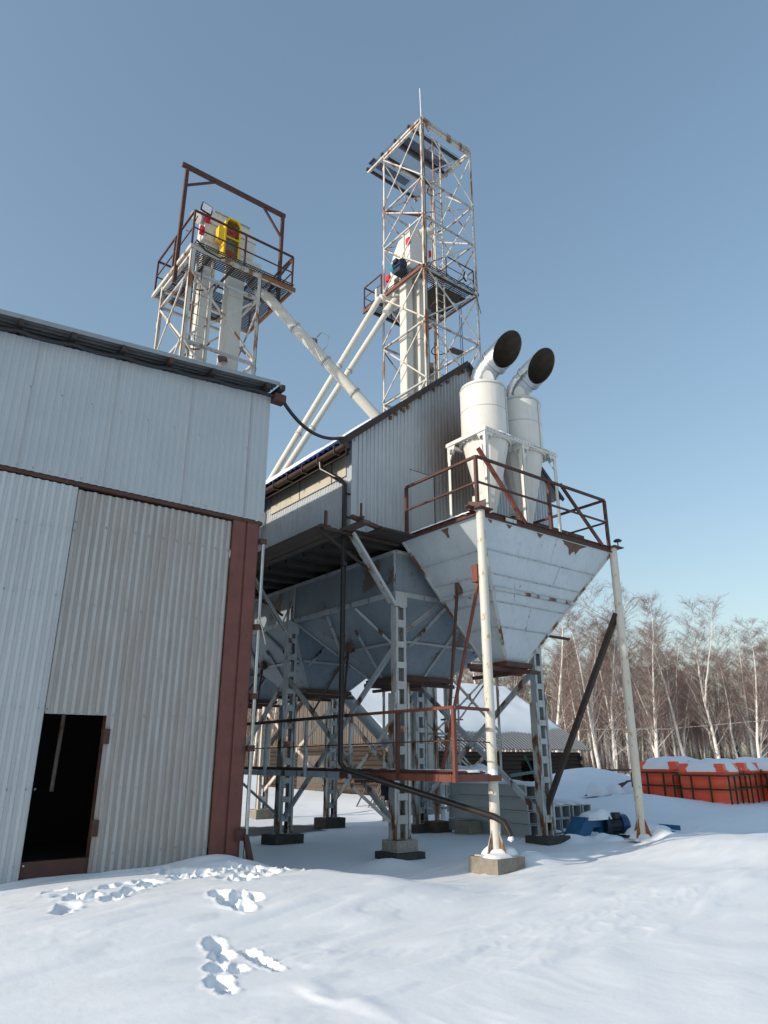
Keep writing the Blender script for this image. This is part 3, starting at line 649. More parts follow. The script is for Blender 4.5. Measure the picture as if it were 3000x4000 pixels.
# ---------------------------------------------------------------- lattice columns and footings
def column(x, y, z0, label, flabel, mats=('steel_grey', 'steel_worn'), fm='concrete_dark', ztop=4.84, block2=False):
    c = thing('lattice_column', label, 'steel column', (x, y, z0), 'lattice columns under the dryer house')
    s_ = .13
    b = MB(); b.chan((x - s_, y, z0), (x - s_, y, ztop), .16, .06, .010, Y_, X_); b.build('channel', mats[0], c)
    b = MB(); b.chan((x + s_, y, z0), (x + s_, y, ztop), .16, .06, .010, -Y_, -X_); b.build('channel', mats[0], c)
    zz = z0 + .25; k = 0
    while zz < ztop - .1:
        h = .12 if k % 3 else .15
        for yy in (-.092, .082): box('batten', mats[1] if (k * 7 + int(x)) % 3 == 0 else mats[0], c, x - s_ + .005, x + s_ - .005, y + yy, y + yy + .010, zz, zz + h)
        zz += .40; k += 1
    for sx in (-1, 1):
        b = MB(); b.chan((x + sx * (s_ + .012), y, z0), (x + sx * (s_ + .012), y, 2.95 + .1 * sx), .19, .05, .010, -Y_ * sx, -X_ * sx * -1); b.build('sleeve_channel', mats[1], c)
    box('head_plate', mats[0], c, x - .15, x + .15, y - .098, y - .088, ztop - .3, ztop)
    box('base_plate', mats[1], c, x - .2, x + .2, y - .16, y + .16, z0 - .015, z0)
    f = MB(); zb = z0 - .015
    def blk(f, sx, sy, za, zc):
        j = lambda: random.uniform(-.012, .012)
        f.hexa([(x - sx + j(), y - sy + j(), za), (x + sx + j(), y - sy + j(), za), (x + sx + j(), y + sy + j(), za), (x - sx + j(), y + sy + j(), za),
                (x - sx + j(), y - sy + j(), zc), (x + sx + j(), y - sy + j(), zc), (x + sx + j(), y + sy + j(), zc), (x - sx + j(), y + sy + j(), zc)])
    if block2:
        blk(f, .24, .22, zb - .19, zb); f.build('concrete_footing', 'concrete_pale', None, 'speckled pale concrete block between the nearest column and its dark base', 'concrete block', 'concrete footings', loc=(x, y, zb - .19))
        f = MB(); blk(f, .33, .33, zb - .6, zb - .195); f.build('concrete_footing', fm, None, 'wide dark concrete base under the speckled block', 'concrete block', 'concrete footings', loc=(x, y, zb - .6))
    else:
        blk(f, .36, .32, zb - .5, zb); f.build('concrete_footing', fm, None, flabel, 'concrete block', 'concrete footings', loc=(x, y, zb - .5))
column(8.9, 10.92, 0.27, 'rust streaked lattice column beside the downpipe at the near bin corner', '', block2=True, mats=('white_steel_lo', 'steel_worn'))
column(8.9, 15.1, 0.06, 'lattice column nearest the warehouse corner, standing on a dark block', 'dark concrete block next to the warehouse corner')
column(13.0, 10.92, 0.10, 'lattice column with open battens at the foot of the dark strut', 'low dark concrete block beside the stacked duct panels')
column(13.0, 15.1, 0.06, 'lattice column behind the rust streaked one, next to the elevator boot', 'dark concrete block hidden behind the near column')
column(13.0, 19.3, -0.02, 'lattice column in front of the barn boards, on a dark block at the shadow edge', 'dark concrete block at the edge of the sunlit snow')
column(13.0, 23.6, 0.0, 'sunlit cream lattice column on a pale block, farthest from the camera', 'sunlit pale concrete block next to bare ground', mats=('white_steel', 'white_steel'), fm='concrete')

def brace(label, p, q, m='steel_grey', w_=.085, plate=None):
    b = MB(); b.chan(p, q, w_ * 1.25, w_ * .6, .010, (V(q) - V(p)).cross(V(plate or (1, 0, 0))).normalized(), V(plate or (1, 0, 0)))
    return b.build('diagonal_brace', m, None, label, 'steel brace', 'diagonal braces between the columns', loc=p)
brace('grey brace falling from the near column towards the warehouse corner', (8.86, 11.08, 3.72), (8.86, 15.0, .45))
brace('dark brace rising from the near column foot to the next column', (8.83, 11.08, .55), (8.83, 15.05, 3.45), 'steel_worn')
brace('brace falling beyond the second column behind the warehouse corner', (8.86, 15.25, 3.45), (8.86, 19.1, .35), 'steel_worn')
brace('dark brace from below the front hopper down behind the white pole', (12.96, 11.1, 3.5), (12.96, 15.0, .6), 'steel_worn', .1)
brace('brace crossing behind the white pole down to the stacked duct panels', (13.0, 15.0, 3.45), (13.0, 11.1, .5), 'steel_grey', .1)
brace('brace in front of the barn gable falling to the right', (12.96, 19.2, 3.4), (12.96, 15.2, .5), 'steel_worn')
brace('brace in front of the barn gable falling to the left', (13.0, 15.2, 3.4), (13.0, 19.2, .4), 'steel_worn')
brace('cream sunlit brace by the farthest column', (12.96, 23.5, 3.2), (12.96, 19.4, .8), 'white_steel')
brace('rusty brace crossing low by the farthest column', (13.0, 23.5, .6), (13.0, 19.4, 3.2), 'white_steel')
b = MB(); b.chan((8.99, 10.98, 4.0), (10.0, 10.98, 4.72), .07, .05, .01, V((-.58, 0, .81)), -Y_)
b.build('diagonal_brace', 'white_steel_lo', None, 'short pale brace rising from the near column under the first bin', 'steel brace', 'diagonal braces between the columns', loc=(8.99, 10.98, 4.0))
# inclined lattice brackets carrying the outer plank walk
for y, lab in ((10.9, 'pale lattice bracket leaning out from the near column to the plank walk'), (15.1, 'lattice bracket leaning out from the second column by the warehouse')):
    r = thing('lattice_bracket', lab, 'steel bracket', (8.78, y, 4.5), 'lattice brackets under the plank walk')
    for dy, dz in ((-.09, 0), (.09, .16)):
        bar('rail', 'white_steel_lo' if dy > 0 else 'steel_grey', r, (8.74, y + dy, 4.55 + dz * .4), (7.68, y + dy, 5.86 + dz * .4), .05, .06)
    for t in (.2, .45, .7, .9): bar('batten', 'steel_grey', r, (lerp(8.74, 7.68, t), y - .09, lerp(4.55, 5.86, t)), (lerp(8.74, 7.68, t), y + .09, lerp(4.55, 5.86, t) + .06), .09, .012)
    bar('hanger', 'steel_dark', r, (8.70, y + .12, 5.0), (7.0, y + .12, 5.84), .05, .05)
    bar('top_arm', 'steel_dark', r, (7.02, y, 5.84), (8.9, y, 5.84), .06, .05)
    b = MB(); b.box(7.04, 7.09, y - .05, y, 5.9, 6.2); b.build('post_stub', 'rust', r)
# planks lying along the walk
for i, (xa, xb, ya, yb, z) in enumerate(((7.02, 7.24, 10.95, 17.6, 5.93), (7.26, 7.46, 11.05, 17.5, 5.935), (7.50, 7.68, 10.25, 17.5, 5.93))):
    b = MB(); b.box(xa, xb, ya, yb, z - .035, z + .025)
    b.build('scaffold_plank', 'wood', None, ['outermost weathered plank of the walk along the dryer house wall', 'weathered plank in the middle of the walk along the wall', 'weathered plank next to the wall, sticking out past the corner'][i], 'plank', 'planks of the outer walk', loc=(xa, ya, z))
b = MB(); b.bar((7.3, 10.35, 5.99), (9.0, 10.72, 5.93), .09, .07); b.box(7.42, 7.5, 10.2, 10.32, 5.96, 6.0); b.box(7.42, 7.45, 10.2, 10.24, 6.0, 6.25)
b.build('rusty_beam', 'rust', None, 'rusty beam lying from the plank walk to the hopper rim', 'steel beam', loc=(7.3, 10.35, 5.99))
b = MB(); b.box(8.0, 8.9, 10.30, 10.9, 5.88, 5.92); b.build('corner_tray', 'steel_dark', None, 'dark sheet tray closing the gap between hopper and house corner', 'sheet tray', loc=(8.0, 10.3, 5.88))
# ---------------------------------------------------------------- lattice towers with bucket elevators
def braces(root, x0, x1, y0, y1, z0, z1, m, faces, w_, skip=()):
    fc = {'F': ((x0, y0), (x1, y0), -Y_), 'B': ((x0, y1), (x1, y1), Y_), 'L': ((x0, y0), (x0, y1), -X_), 'R': ((x1, y0), (x1, y1), X_)}
    for f in faces:
        (ax, ay), (bx, by), n_ = fc[f]; o = n_ * (.05 + .012)
        A0, B0, A1, B1 = (V((ax, ay, z0)) + o, V((bx, by, z0)) + o, V((ax, ay, z1)) + o, V((bx, by, z1)) + o)
        mm = m if isinstance(m, str) else m['FLBR'.index(f) % len(m)]
        bar('brace', mm, root, A0, B1, w_, w_ * .6, n_); bar('brace', mm, root, B0 + n_ * w_ * .62, A1 + n_ * w_ * .62, w_, w_ * .6, n_)
        b = MB(); c = (A0 + B1) / 2; b.bar(c - Z_ * .09 + n_ * w_ * 1.0, c + Z_ * .09 + n_ * w_ * 1.0, .15, .01, n_); b.build('gusset', mm, root)
def crossbars(root, x0, x1, y0, y1, z, m, w_, faces='FLBR'):
    for f in faces:
        if f == 'F': bar('crossbar', m, root, (x0 + .05, y0, z), (x1 - .05, y0, z), w_)
        if f == 'B': bar('crossbar', m, root, (x0 + .05, y1, z), (x1 - .05, y1, z), w_)
        if f == 'L': bar('crossbar', m, root, (x0, y0 + .05, z), (x0, y1 - .05, z), w_)
        if f == 'R': bar('crossbar', m, root, (x1, y0 + .05, z), (x1, y1 - .05, z), w_)
def legs(root, x0, x1, y0, y1, z0, z1, m, w_):
    for x, y in ((x0, y0), (x1, y0), (x0, y1), (x1, y1)):
        sx = 1 if x == x0 else -1; sy = 1 if y == y0 else -1
        b = MB(); b.angle((x - sx * w_ / 2, y - sy * w_ / 2, z0), (x - sx * w_ / 2, y - sy * w_ / 2, z1), w_, .014, (sx, 0, 0), (0, sy, 0))
        z = z0 + 1.3
        while z < z1:
            b.box(x - w_ * .5 - .007, x - w_ * .5 - .001, y - w_ * .6, y + w_ * .6, z, z + .22) if sx > 0 else b.box(x + w_ * .5 + .001, x + w_ * .5 + .007, y - w_ * .6, y + w_ * .6, z, z + .22)
            z += 2.45
        b.build('leg', m, root)
def grating(x0, x1, y0, y1, z, st=.075, t=.013, hole=()):
    b = MB()
    def ok(x, y): return not any(a <= x <= c and d <= y <= e for a, c, d, e in hole)
    def runs(fix, lo, hi, horiz):
        seg = []; s0 = None; n = 60
        for i in range(n + 1):
            u = lerp(lo, hi, i / n); k = ok(u, fix) if horiz else ok(fix, u)
            if k and s0 is None: s0 = u
            if (not k or i == n) and s0 is not None:
                if u - s0 > .03: seg.append((s0, u))
                s0 = None
        return seg
    for y in frange(y0, y1, st):
        for a, c in runs(y, x0, x1, True): b.box(a, c, y - t / 2, y + t / 2, z, z + .03)
    for x in frange(x0, x1, st):
        for a, c in runs(x, y0, y1, False): b.box(x - t / 2, x + t / 2, a, c, z + .032, z + .05)
    return b
def railing(root, pts, z, h, m, w_=.045, posts=True, every=None, name='rail', mid=True):
    for p, q in zip(pts, pts[1:]):
        bar(name, m, root, (p[0], p[1], z + h), (q[0], q[1], z + h), w_)
        if mid: bar(name, m, root, (p[0], p[1], z + h * .52), (q[0], q[1], z + h * .52), w_ * .6)
    done = []
    for p, q in zip(pts, pts[1:]):
        L = math.hypot(q[0] - p[0], q[1] - p[1]); n = max(1, round(L / (every or 1.6)))
        for i in range(n + 1):
            x, y = lerp(p[0], q[0], i / n), lerp(p[1], q[1], i / n)
            if any(abs(x - a) + abs(y - c) < .1 for a, c in done): continue
            done.append((x, y)); bar('rail_post', m, root, (x, y, z), (x, y, z + h - w_ / 2), w_)
def ladder(root, x0, x1, y, z0, z1, m):
    for x in (x0, x1): bar('ladder_stile', m, root, (x, y, z0), (x, y, z1), .045)
    b = MB(); z = z0 + .3
    while z < z1: b.tube([(x0, y, z), (x1, y, z)], .011, 6, cap=False); z += .32
    b.build('ladder_rungs', m, root)
    b = MB(); z = z0 + 2.2
    while z < z1: 
        b.tube([((x0 + x1) / 2 + .33 * math.cos(a), y - .05 + .55 * math.sin(a), z) for a in [math.pi * k / 8 for k in range(9)]], .022, 6); z += 1.9
    b.build('ladder_hoops', 'rust', root)
def trunk(name, root, x, y, wx, wy, z0, z1, m='white_duct'):
    b = MB(); b.box(x, x + wx, y, y + wy, z0, z1)
    z = z0 + 1.9
    while z < z1 - .2:
        b.box(x - .03, x + wx + .03, y - .03, y + wy + .03, z, z + .035); z += 2.45
    b.box(x - .012, x, y + .02, y + .03, z0, z1); b.box(x + wx, x + wx + .012, y - .01, y + .01, z0, z1)
    return b.build(name, m, root)

# --- left tower, behind the warehouse roof
x0, x1, y0, y1 = 5.55, 7.56, 15.5, 17.57
lt = thing('lattice_tower', 'shorter white lattice tower with rusty portal frame on top, behind the warehouse roof', 'lattice tower', (6.55, 16.5, 0))
legs(lt, x0, x1, y0, y1, -.3, 14.72, 'white_steel', .11)
LV = [1.9, 4.3, 6.8, 9.3, 11.83, 13.95]
for a, c in zip(LV, LV[1:]): braces(lt, x0, x1, y0, y1, a + .05, c - .05, 'white_steel', 'FLRB', .055)
for z in LV: crossbars(lt, x0, x1, y0, y1, z, 'white_steel_lo', .075)
crossbars(lt, x0, x1, y0, y1, 14.55, 'white_steel', .09, 'LB')
PZ = 14.78
b = MB()
for p, q in (((5.45, 15.46), (8.66, 15.46)), ((5.45, 18.25), (8.66, 18.25))): b.bar((p[0], p[1], PZ - .06), (q[0], q[1], PZ - .06), .07, .12)
b.bar((5.48, 15.5, PZ - .06), (5.48, 18.2, PZ - .06), .06, .12)
b.build('platform_beam', 'white_steel', lt)
b = MB(); b.bar((8.63, 15.5, PZ - .06), (8.63, 18.2, PZ - .06), .06, .12); b.build('platform_beam', 'rust_orange', lt); bar('platform_beam', 'rust_orange', lt, (7.6, 15.40, PZ - .061), (8.7, 15.40, PZ - .061), .04, .13)
b = MB()
for x in (6.1, 6.8, 7.5, 8.1): b.bar((x, 15.52, PZ - .05), (x, 18.2, PZ - .05), .05, .08)
b.build('joist', 'steel_dark', lt)
grating(5.55, 8.6, 15.3, 18.4, PZ + .002, hole=((6.15, 7.5, 16.05, 17.0),)).build('grating', 'mesh_steel', lt)
railing(lt, [(5.5, 18.2), (5.5, 15.5), (8.63, 15.5), (8.63, 18.2), (5.5, 18.2)], PZ, 1.16, 'rust', .05, every=1.7)
b = MB(); b.bar((5.46, 16.45, 14.15), (5.46, 16.45, 18.15), .10, .10); b.bar((8.70, 16.45, 14.9), (8.70, 16.45, 18.15), .10, .10)
b.bar((5.30, 16.45, 18.22), (8.78, 16.45, 18.22), .10, .13); b.bar((5.5, 16.45, 17.55), (6.35, 16.45, 18.17), .06, .06); b.bar((8.68, 16.45, 17.35), (8.0, 16.45, 18.17), .06, .06)
b.build('portal_frame', 'rust', lt)
bar('knee_brace', 'rust', lt, (8.0, 16.4, 14.5), (8.63, 15.6, 15.85), .05)
ladder(lt, 5.78, 6.22, 15.72, .4, 14.7, 'white_steel')
b = MB(); b.bar((6.75, 15.75, 11.9), (7.6, 17.4, 12.6), .24, .05); b.build('loose_plank', 'wood', lt)
b = MB(); b.tube([(5.60, 15.42, 14.95), (5.85, 15.40, 14.72), (6.3, 15.42, 14.68), (6.45, 15.42, 14.78)], .022, 6); b.tube([(5.62, 16.4, 15.95), (5.60, 16.0, 15.6), (5.62, 15.6, 15.9)], .014, 6); b.tube([(5.85, 15.45, 14.6), (5.82, 15.5, 9)], .012, 5); b.build('cable', 'black', lt)
def floodlight(name, p, yaw, label):
    r = thing('floodlight', label, 'floodlight', p)
    c, s_ = math.cos(yaw), math.sin(yaw); U = V((c, s_, 0)); N_ = V((s_, -c, -.3)).normalized(); W = N_.cross(U).normalized()
    if W.z < 0: W = -W
    p = V(p); b = MB(); a = p + W * .12
    b.hexa([a - U * .16 - W * .12, a + U * .16 - W * .12, a + U * .16 + W * .12, a - U * .16 + W * .12][0:4] + [k - N_ * .06 for k in (a - U * .16 - W * .12, a + U * .16 - W * .12, a + U * .16 + W * .12, a - U * .16 + W * .12)])
    b.build('housing', 'black', r)
    b = MB(); k = a + N_ * .004; b.hexa([k - U * .14 - W * .1, k + U * .14 - W * .1, k + U * .14 + W * .1, k - U * .14 + W * .1] + [q + N_ * .004 for q in (k - U * .14 - W * .1, k + U * .14 - W * .1, k + U * .14 + W * .1, k - U * .14 + W * .1)]); b.build('lens', 'lens', r)
    b = MB(); b.bar(p - U * .17, p - U * .17 + W * .14, .02); b.bar(p + U * .17, p + U * .17 + W * .14, .02); b.bar(p - U * .17, p + U * .17, .02); b.build('bracket', 'black', r)
floodlight('floodlight', (5.78, 15.44, 15.99), .15, 'small floodlight on the railing corner of the shorter tower')
# elevator in the left tower
le = thing('bucket_elevator', 'white bucket elevator with a yellow drive guard inside the shorter tower', 'bucket elevator', (6.85, 16.5, 0))
trunk('trunk', le, 6.17, 16.25, .34, .36, .1, 15.75); trunk('trunk', le, 6.98, 16.2, .44, .42, .1, 15.75)
b = MB(); yy = 16.18
prof = [(6.05, 15.75), (7.62, 15.75), (7.70, 15.9), (7.70, 16.55), (7.45, 16.82), (6.30, 16.84), (6.08, 16.62)]
b.prism([(x, yy, z) for x, z in prof], (0, .5, 0)); b.build('head', 'white_duct', le)
b = MB()
for zz in (16.35,): b.box(6.04, 7.71, yy - .02, yy - .001, zz, zz + .03)
for k in range(9): b.cyl((6.3 + k * .14, yy - .012, 16.76), (6.3 + k * .14, yy + .0, 16.76), .012, seg=6)
b.bar((6.31, yy + .2, 16.852), (7.46, yy + .2, 16.837), .5, .02); b.build('head_seam', 'white_steel_lo', le)
b = MB(); b.cyl((6.05, 16.44, 16.68), (5.80, 16.26, 16.42), .18, .18, 20); b.cyl((6.14, 16.5, 16.76), (6.03, 16.42, 16.66), .215, .215, 20); b.build('dust_outlet', 'white_duct', le)
for x, z in ((6.12, 16.45), (5.98, 15.95)): 
    b = MB(); b.box(x - .07, x + .06, yy - .09, yy - .005, z - .13, z + .13); b.box(x - .04, x + .03, yy - .14, yy - .09, z - .05, z + .06); b.build('bearing_guard', 'red', le)
gp = [(-.17, -.70), (.17, -.70), (.25, -.58), (.25, .58), (.15, .74), (-.15, .74), (-.25, .58), (-.25, -.58)]; gx_, gz_ = 6.80, 15.86
b = MB()
inn = [(x * .80, z * .915) for x, z in gp]
for k in range(8):
    p, q, r_, s_ = gp[k], gp[(k + 1) % 8], inn[(k + 1) % 8], inn[k]
    A = lambda t, y: V((gx_ + t[0], y, gz_ + t[1]))
    b.hexa([A(p, 15.84), A(q, 15.84), A(q, 16.13), A(p, 16.13), A(s_, 15.84), A(r_, 15.84), A(r_, 16.13), A(s_, 16.13)])
b.box(gx_ - .22, gx_ + .22, 15.845, 15.9, gz_ + .02, gz_ + .07); b.box(gx_ - .42, gx_ - .25, 15.88, 16.1, gz_ - .12, gz_ + .32)
gd = b.build('drive_guard', 'yellow', le)
b = MB(); b.box(gx_ - .19, gx_ + .19, 16.06, 16.10, gz_ - .62, gz_ + .64); b.build('back_plate', 'steel_worn', gd)
for z, r_ in ((.36, .20), (-.44, .15)):
    b = MB(); b.cyl((gx_ + .01, 16.05, gz_ + z), (gx_ + .01, 15.97, gz_ + z), r_, r_, 22); b.cyl((gx_ + .01, 15.97, gz_ + z), (gx_ + .01, 15.93, gz_ + z), r_ * .3, r_ * .3, 12); b.build('pulley', 'orange', gd)
b = MB()
for k in range(-6, 7): b.box(gx_ + k * .031 - .0015, gx_ + k * .031 + .0015, 15.865, 15.871, gz_ - .64, gz_ + .66)
for k in range(-20, 21): b.box(gx_ - .2, gx_ + .2, 15.872, 15.877, gz_ + k * .031 - .0015, gz_ + k * .031 + .0015)
b.build('wire_screen', 'steel_dark', gd)
b = MB()
vsx = [(7.35, 16.2, 15.75), (7.95, 16.2, 15.75), (7.95, 16.6, 15.75), (7.35, 16.6, 15.75)]; vsb = [(7.6, 16.25, 15.3), (7.95, 16.25, 15.3), (7.95, 16.55, 15.3), (7.6, 16.55, 15.3)]
b.hexa(vsb + vsx); b.tube([(7.78, 16.4, 15.32), (7.82, 16.35, 15.1), (7.98, 16.2, 14.75)], .17, 14); b.build('discharge_chute', 'white_duct', le)

# --- tall tower
x0, x1, y0, y1 = 14.70, 17.42, 16.34, 18.78
rt = thing('lattice_tower', 'tall slender white lattice tower with a mesh roof and rod, rising behind the dryer house', 'lattice tower', (16.06, 17.56, 0))
legs(rt, x0, x1, y0, y1, -.2, 26.35, 'white_steel', .10)
LV = [0.3, 2.35, 4.6, 7.0, 9.4, 11.8, 14.3, 16.78, 19.1, 21.5, 23.4, 26.25]
for a, c in zip(LV, LV[1:]): braces(rt, x0, x1, y0, y1, a + .08, c - .08, ('white_steel', 'white_steel', 'white_steel'), 'FLBR', .05)
for i, z in enumerate(LV): crossbars(rt, x0, x1, y0, y1, z, 'white_steel_lo' if i < 11 else 'white_steel', .065 if i < 11 else .09)
bar('crossbar', 'rust_bright', rt, (x0 + .1, y1 + .02, 23.55), (x1 - .1, y1 + .02, 24.6), .07)
b = MB(); b.box(16.55, 16.8, y1 - .08, y1 - .05, 24.1, 24.45); b.build('gusset', 'rust_bright', rt)
for x in (x0 - .02, x1 + .02): bar('roof_rail', 'white_steel', rt, (x, y0 - .05, 26.42), (x, 19.95, 26.42), .09, .10)
bar('roof_rail', 'white_steel_lo', rt, (x0, y0 - .02, 26.44), (x1, y0 - .02, 26.44), .10, .14)
for y in (17.05, 17.95, 18.85, 19.9): bar('roof_beam', 'steel_dark', rt, (x0 - .14, y, 26.55), (x1 + .05, y, 26.55), .09, .12)
b = MB()
for x in frange(14.62, 17.5, .042): b.box(x - .007, x + .007, 16.95, 19.95, 26.625, 26.632)
for y in frange(16.95, 19.95, .09): b.box(14.6, 17.5, y - .006, y + .006, 26.615, 26.624)
b.build('roof_mesh', 'mesh_roof', rt)
b = MB(); b.box(14.9, 17.3, 17.5, 18.2, 26.64, 26.66); b.box(14.5, 16.6, 19.3, 19.7, 26.64, 26.66); b.build('roof_sheet', 'dark_mesh', rt)
ladder(rt, 15.55, 15.95, 16.62, .6, 26.2, 'white_steel')
# platform at mid height
PZ = 19.25
b = MB()
for y in (16.55, 18.9, 20.0): b.bar((x0 - .1, y, PZ), (17.46, y, PZ), .08, .13)
b.build('platform_beam', 'steel_dark', rt)
b = MB()
for x in (14.62, 17.5): bar('platform_beam', 'rust_bright', rt, (x, 16.3, PZ - .14), (x, 20.1, PZ - .14), .08, .13)
grating(14.66, 17.46, 16.4, 20.05, PZ + .07, .09, .02, hole=((14.75, 15.85, 17.2, 18.3),)).build('grating', 'mesh_steel', rt)
b = MB(); b.box(15.9, 17.4, 16.9, 18.3, PZ - .06, PZ - .03); b.box(14.7, 15.6, 18.5, 19.4, PZ - .05, PZ - .02); b.build('floor_sheet', 'steel_dark', rt)
railing(rt, [(14.62, 18.9), (14.62, 20.05), (17.5, 20.05), (17.5, 18.9)], PZ, 1.05, 'rust', .045, every=1.7)
railing(rt, [(15.9, 16.42), (17.4, 16.42), (17.4, 18.7)], PZ, 1.0, 'steel_dark', .035)
b = MB(); b.bar((15.2, 16.7, 14.35), (16.75, 18.4, 16.7), .25, .05); b.bar((16.1, 16.6, 16.2), (16.7, 16.6, 16.25), .3, .05); b.build('loose_plank', 'wood', rt)
b = MB(); b.tube([(14.72, 16.24, 26.3), (14.74, 16.24, 20), (14.7, 16.23, 18.9), (14.76, 16.23, 12)], .016, 6)
b.tube([(14.8, 16.24, 19.3), (15.3, 16.22, 19.2), (15.7, 16.22, 19.25), (16.2, 16.22, 18.95), (16.6, 16.22, 19.2), (17.3, 16.22, 18.9), (17.55, 16.25, 18.2)], .015, 6)
b.tube([(16.7, 16.6, 19.0), (16.72, 16.6, 12.0)], .014, 5); b.tube([(16.8, 16.6, 19.0), (16.82, 16.6, 12.0)], .014, 5); b.build('cable', 'black', rt)
floodlight('floodlight', (16.75, 16.25, 19.45), .5, 'small floodlight on the platform rail of the tall tower')
b = MB(); b.tube([(14.70, 16.34, 26.4), (14.66, 16.34, 28.05)], .022, 8); b.cyl((14.7, 16.34, 26.35), (14.7, 16.34, 26.5), .05)
b.build('lightning_rod', 'white', None, 'thin white rod on the top corner of the tall tower', 'lightning rod', loc=(14.7, 16.34, 26.4))
re_ = thing('bucket_elevator', 'white bucket elevator with a round hood and blue motor inside the tall tower', 'bucket elevator', (15.3, 17.7, 0))
trunk('trunk', re_, 14.86, 17.62, .30, .40, .2, 19.9, 'white_duct'); trunk('trunk', re_, 15.36, 17.42, .40, .42, .2, 19.9, 'white_duct')
prof = [(17.3, 19.75), (17.3, 21.7), (17.55, 21.72), (17.95, 21.45), (18.3, 21.0), (18.5, 20.5), (18.52, 20.1), (18.3, 19.75)]
b = MB(); b.prism([(14.8, y, z) for y, z in prof], (.95, 0, 0)); b.build('head', 'white_duct', re_)
b = MB(); b.box(14.78, 15.77, 17.26, 17.30, 19.7, 21.8); b.box(14.74, 15.8, 17.6, 17.64, 19.75, 21.6); b.box(14.74, 15.8, 17.28, 18.4, 20.05, 20.09); b.build('head_flange', 'white', re_)
b = MB(); b.cyl((15.3, 17.25, 21.55), (15.75, 16.9, 21.75), .17, .17, 16); b.build('dust_outlet', 'white_duct', re_)
for x, y, z in ((14.74, 17.32, 20.95), (15.82, 17.32, 20.85), (14.74, 18.6, 19.95)):
    b = MB(); b.box(x - .05, x + .05, y - .1, y + .1, z - .13, z + .13); b.build('bearing_guard', 'red', re_)
b = MB(); b.cyl((14.48, 17.30, 19.78), (14.48, 17.74, 19.82), .18, .18, 20)
for k in range(12):
    a = k * math.pi / 6; b.bar((14.48 + .19 * math.cos(a), 17.34, 19.78 + .19 * math.sin(a)), (14.48 + .19 * math.cos(a), 17.7, 19.82 + .19 * math.sin(a)), .03)
b.box(14.2, 14.34, 17.42, 17.64, 19.8, 19.95); b.box(14.3, 14.7, 17.32, 17.72, 19.40, 19.58)
mo = b.build('motor', 'motor_navy', re_)
b = MB(); b.tube([(14.48, 17.745, 19.82), (14.48, 17.90, 19.835), (14.48, 17.96, 19.84)], [.215, .215, .16], 20); b.build('fan_cover', 'teal', mo)
b = MB(); b.hexa([(14.9, 18.4, 18.9), (15.4, 18.4, 18.9), (15.4, 19.0, 18.9), (14.9, 19.0, 18.9), (14.8, 18.3, 19.9), (15.7, 18.3, 19.9), (15.7, 18.6, 19.9), (14.8, 18.6, 19.9)])
b.tube([(15.1, 18.6, 19.2), (14.5, 18.78, 19.0)], .17, 14); b.tube([(15.1, 18.4, 19.1), (14.65, 18.63, 18.3)], .17, 14); b.box(14.42, 14.52, 18.95, 19.05, 19.0, 19.55); b.build('diverter', 'white_duct', re_)
b = MB(); b.box(14.75, 15.85, 17.3, 18.15, .05, .95); b.box(14.6, 14.75, 17.45, 18.0, .3, .7); b.box(14.7, 15.9, 17.26, 17.3, .9, .95)
for k in range(3): b.cyl((15.1 + .2 * k, 17.29, .55), (15.1 + .2 * k, 17.25, .55), .05)
b.build('boot', 'duct_panel', re_)
b = MB(); b.tube([(15.75 + .03, 17.22, .7), (15.83, 17.22, .73), (15.83, 17.22, .83), (15.78, 17.22, .86), (15.73, 17.22, .83), (15.73, 17.22, .73), (15.78, 17.22, .7)], .012, 6); b.build('lifting_ring', 'red', re_)

def spout(pts, r, label, m='white_duct', fl=(.12, .5, .85), hoop=None, name='grain_spout'):
    t_ = thing(name, label, 'grain spout', pts[-1], 'spouts between the towers and the house')
    tube('pipe', m, t_, pts, r, 18)
    p, q = V(pts[0]), V(pts[-1]); d = (q - p).normalized()
    for f in fl:
        c = p.lerp(q, f); b = MB(); b.tube([c - d * .025, c + d * .025], r + .03, 18); b.build('flange', 'white_steel_lo', t_)
    if hoop:
        c = p.lerp(q, hoop); b = MB(); b.tube([c + V((.1, -.05, .08)), c + V((.32, -.15, .42)), c + V((.55, -.2, .35)), c + V((.5, -.2, .0)), c + V((.3, -.05, -.3))], .012, 6); b.box(c.x + .02, c.x + .2, c.y - .12, c.y + .05, c.z - .05, c.z + .14); b.build('inspection_hoop', 'steel_worn', t_)
spout([(7.96, 16.15, 14.85), (11.1, 14.45, 10.85)], .155, 'white spout falling to the right from the shorter tower to the house ridge', fl=(.30, .56, .80), hoop=.42)
spout([(14.45, 18.8, 18.98), (11.05, 21.4, 10.45)], .115, 'upper of the two parallel white spouts falling left from the tall tower', fl=(.36, .70))
spout([(14.62, 18.65, 18.2), (11.0, 20.55, 10.35)], .115, 'lower of the two parallel white spouts falling left from the tall tower', fl=(.34, .66))
b = MB(); b.tube([(11.0, 17.2, 4.2), (13.55, 17.2, 2.1)], .17, 16); b.tube([(13.5, 17.2, 2.14), (13.56, 17.2, 2.09)], .20, 16)
b.build('grain_spout', 'duct_panel', None, 'grey inclined pipe under the bins in front of the snowy barn roof', 'grain spout', loc=(13.55, 17.2, 2.1))

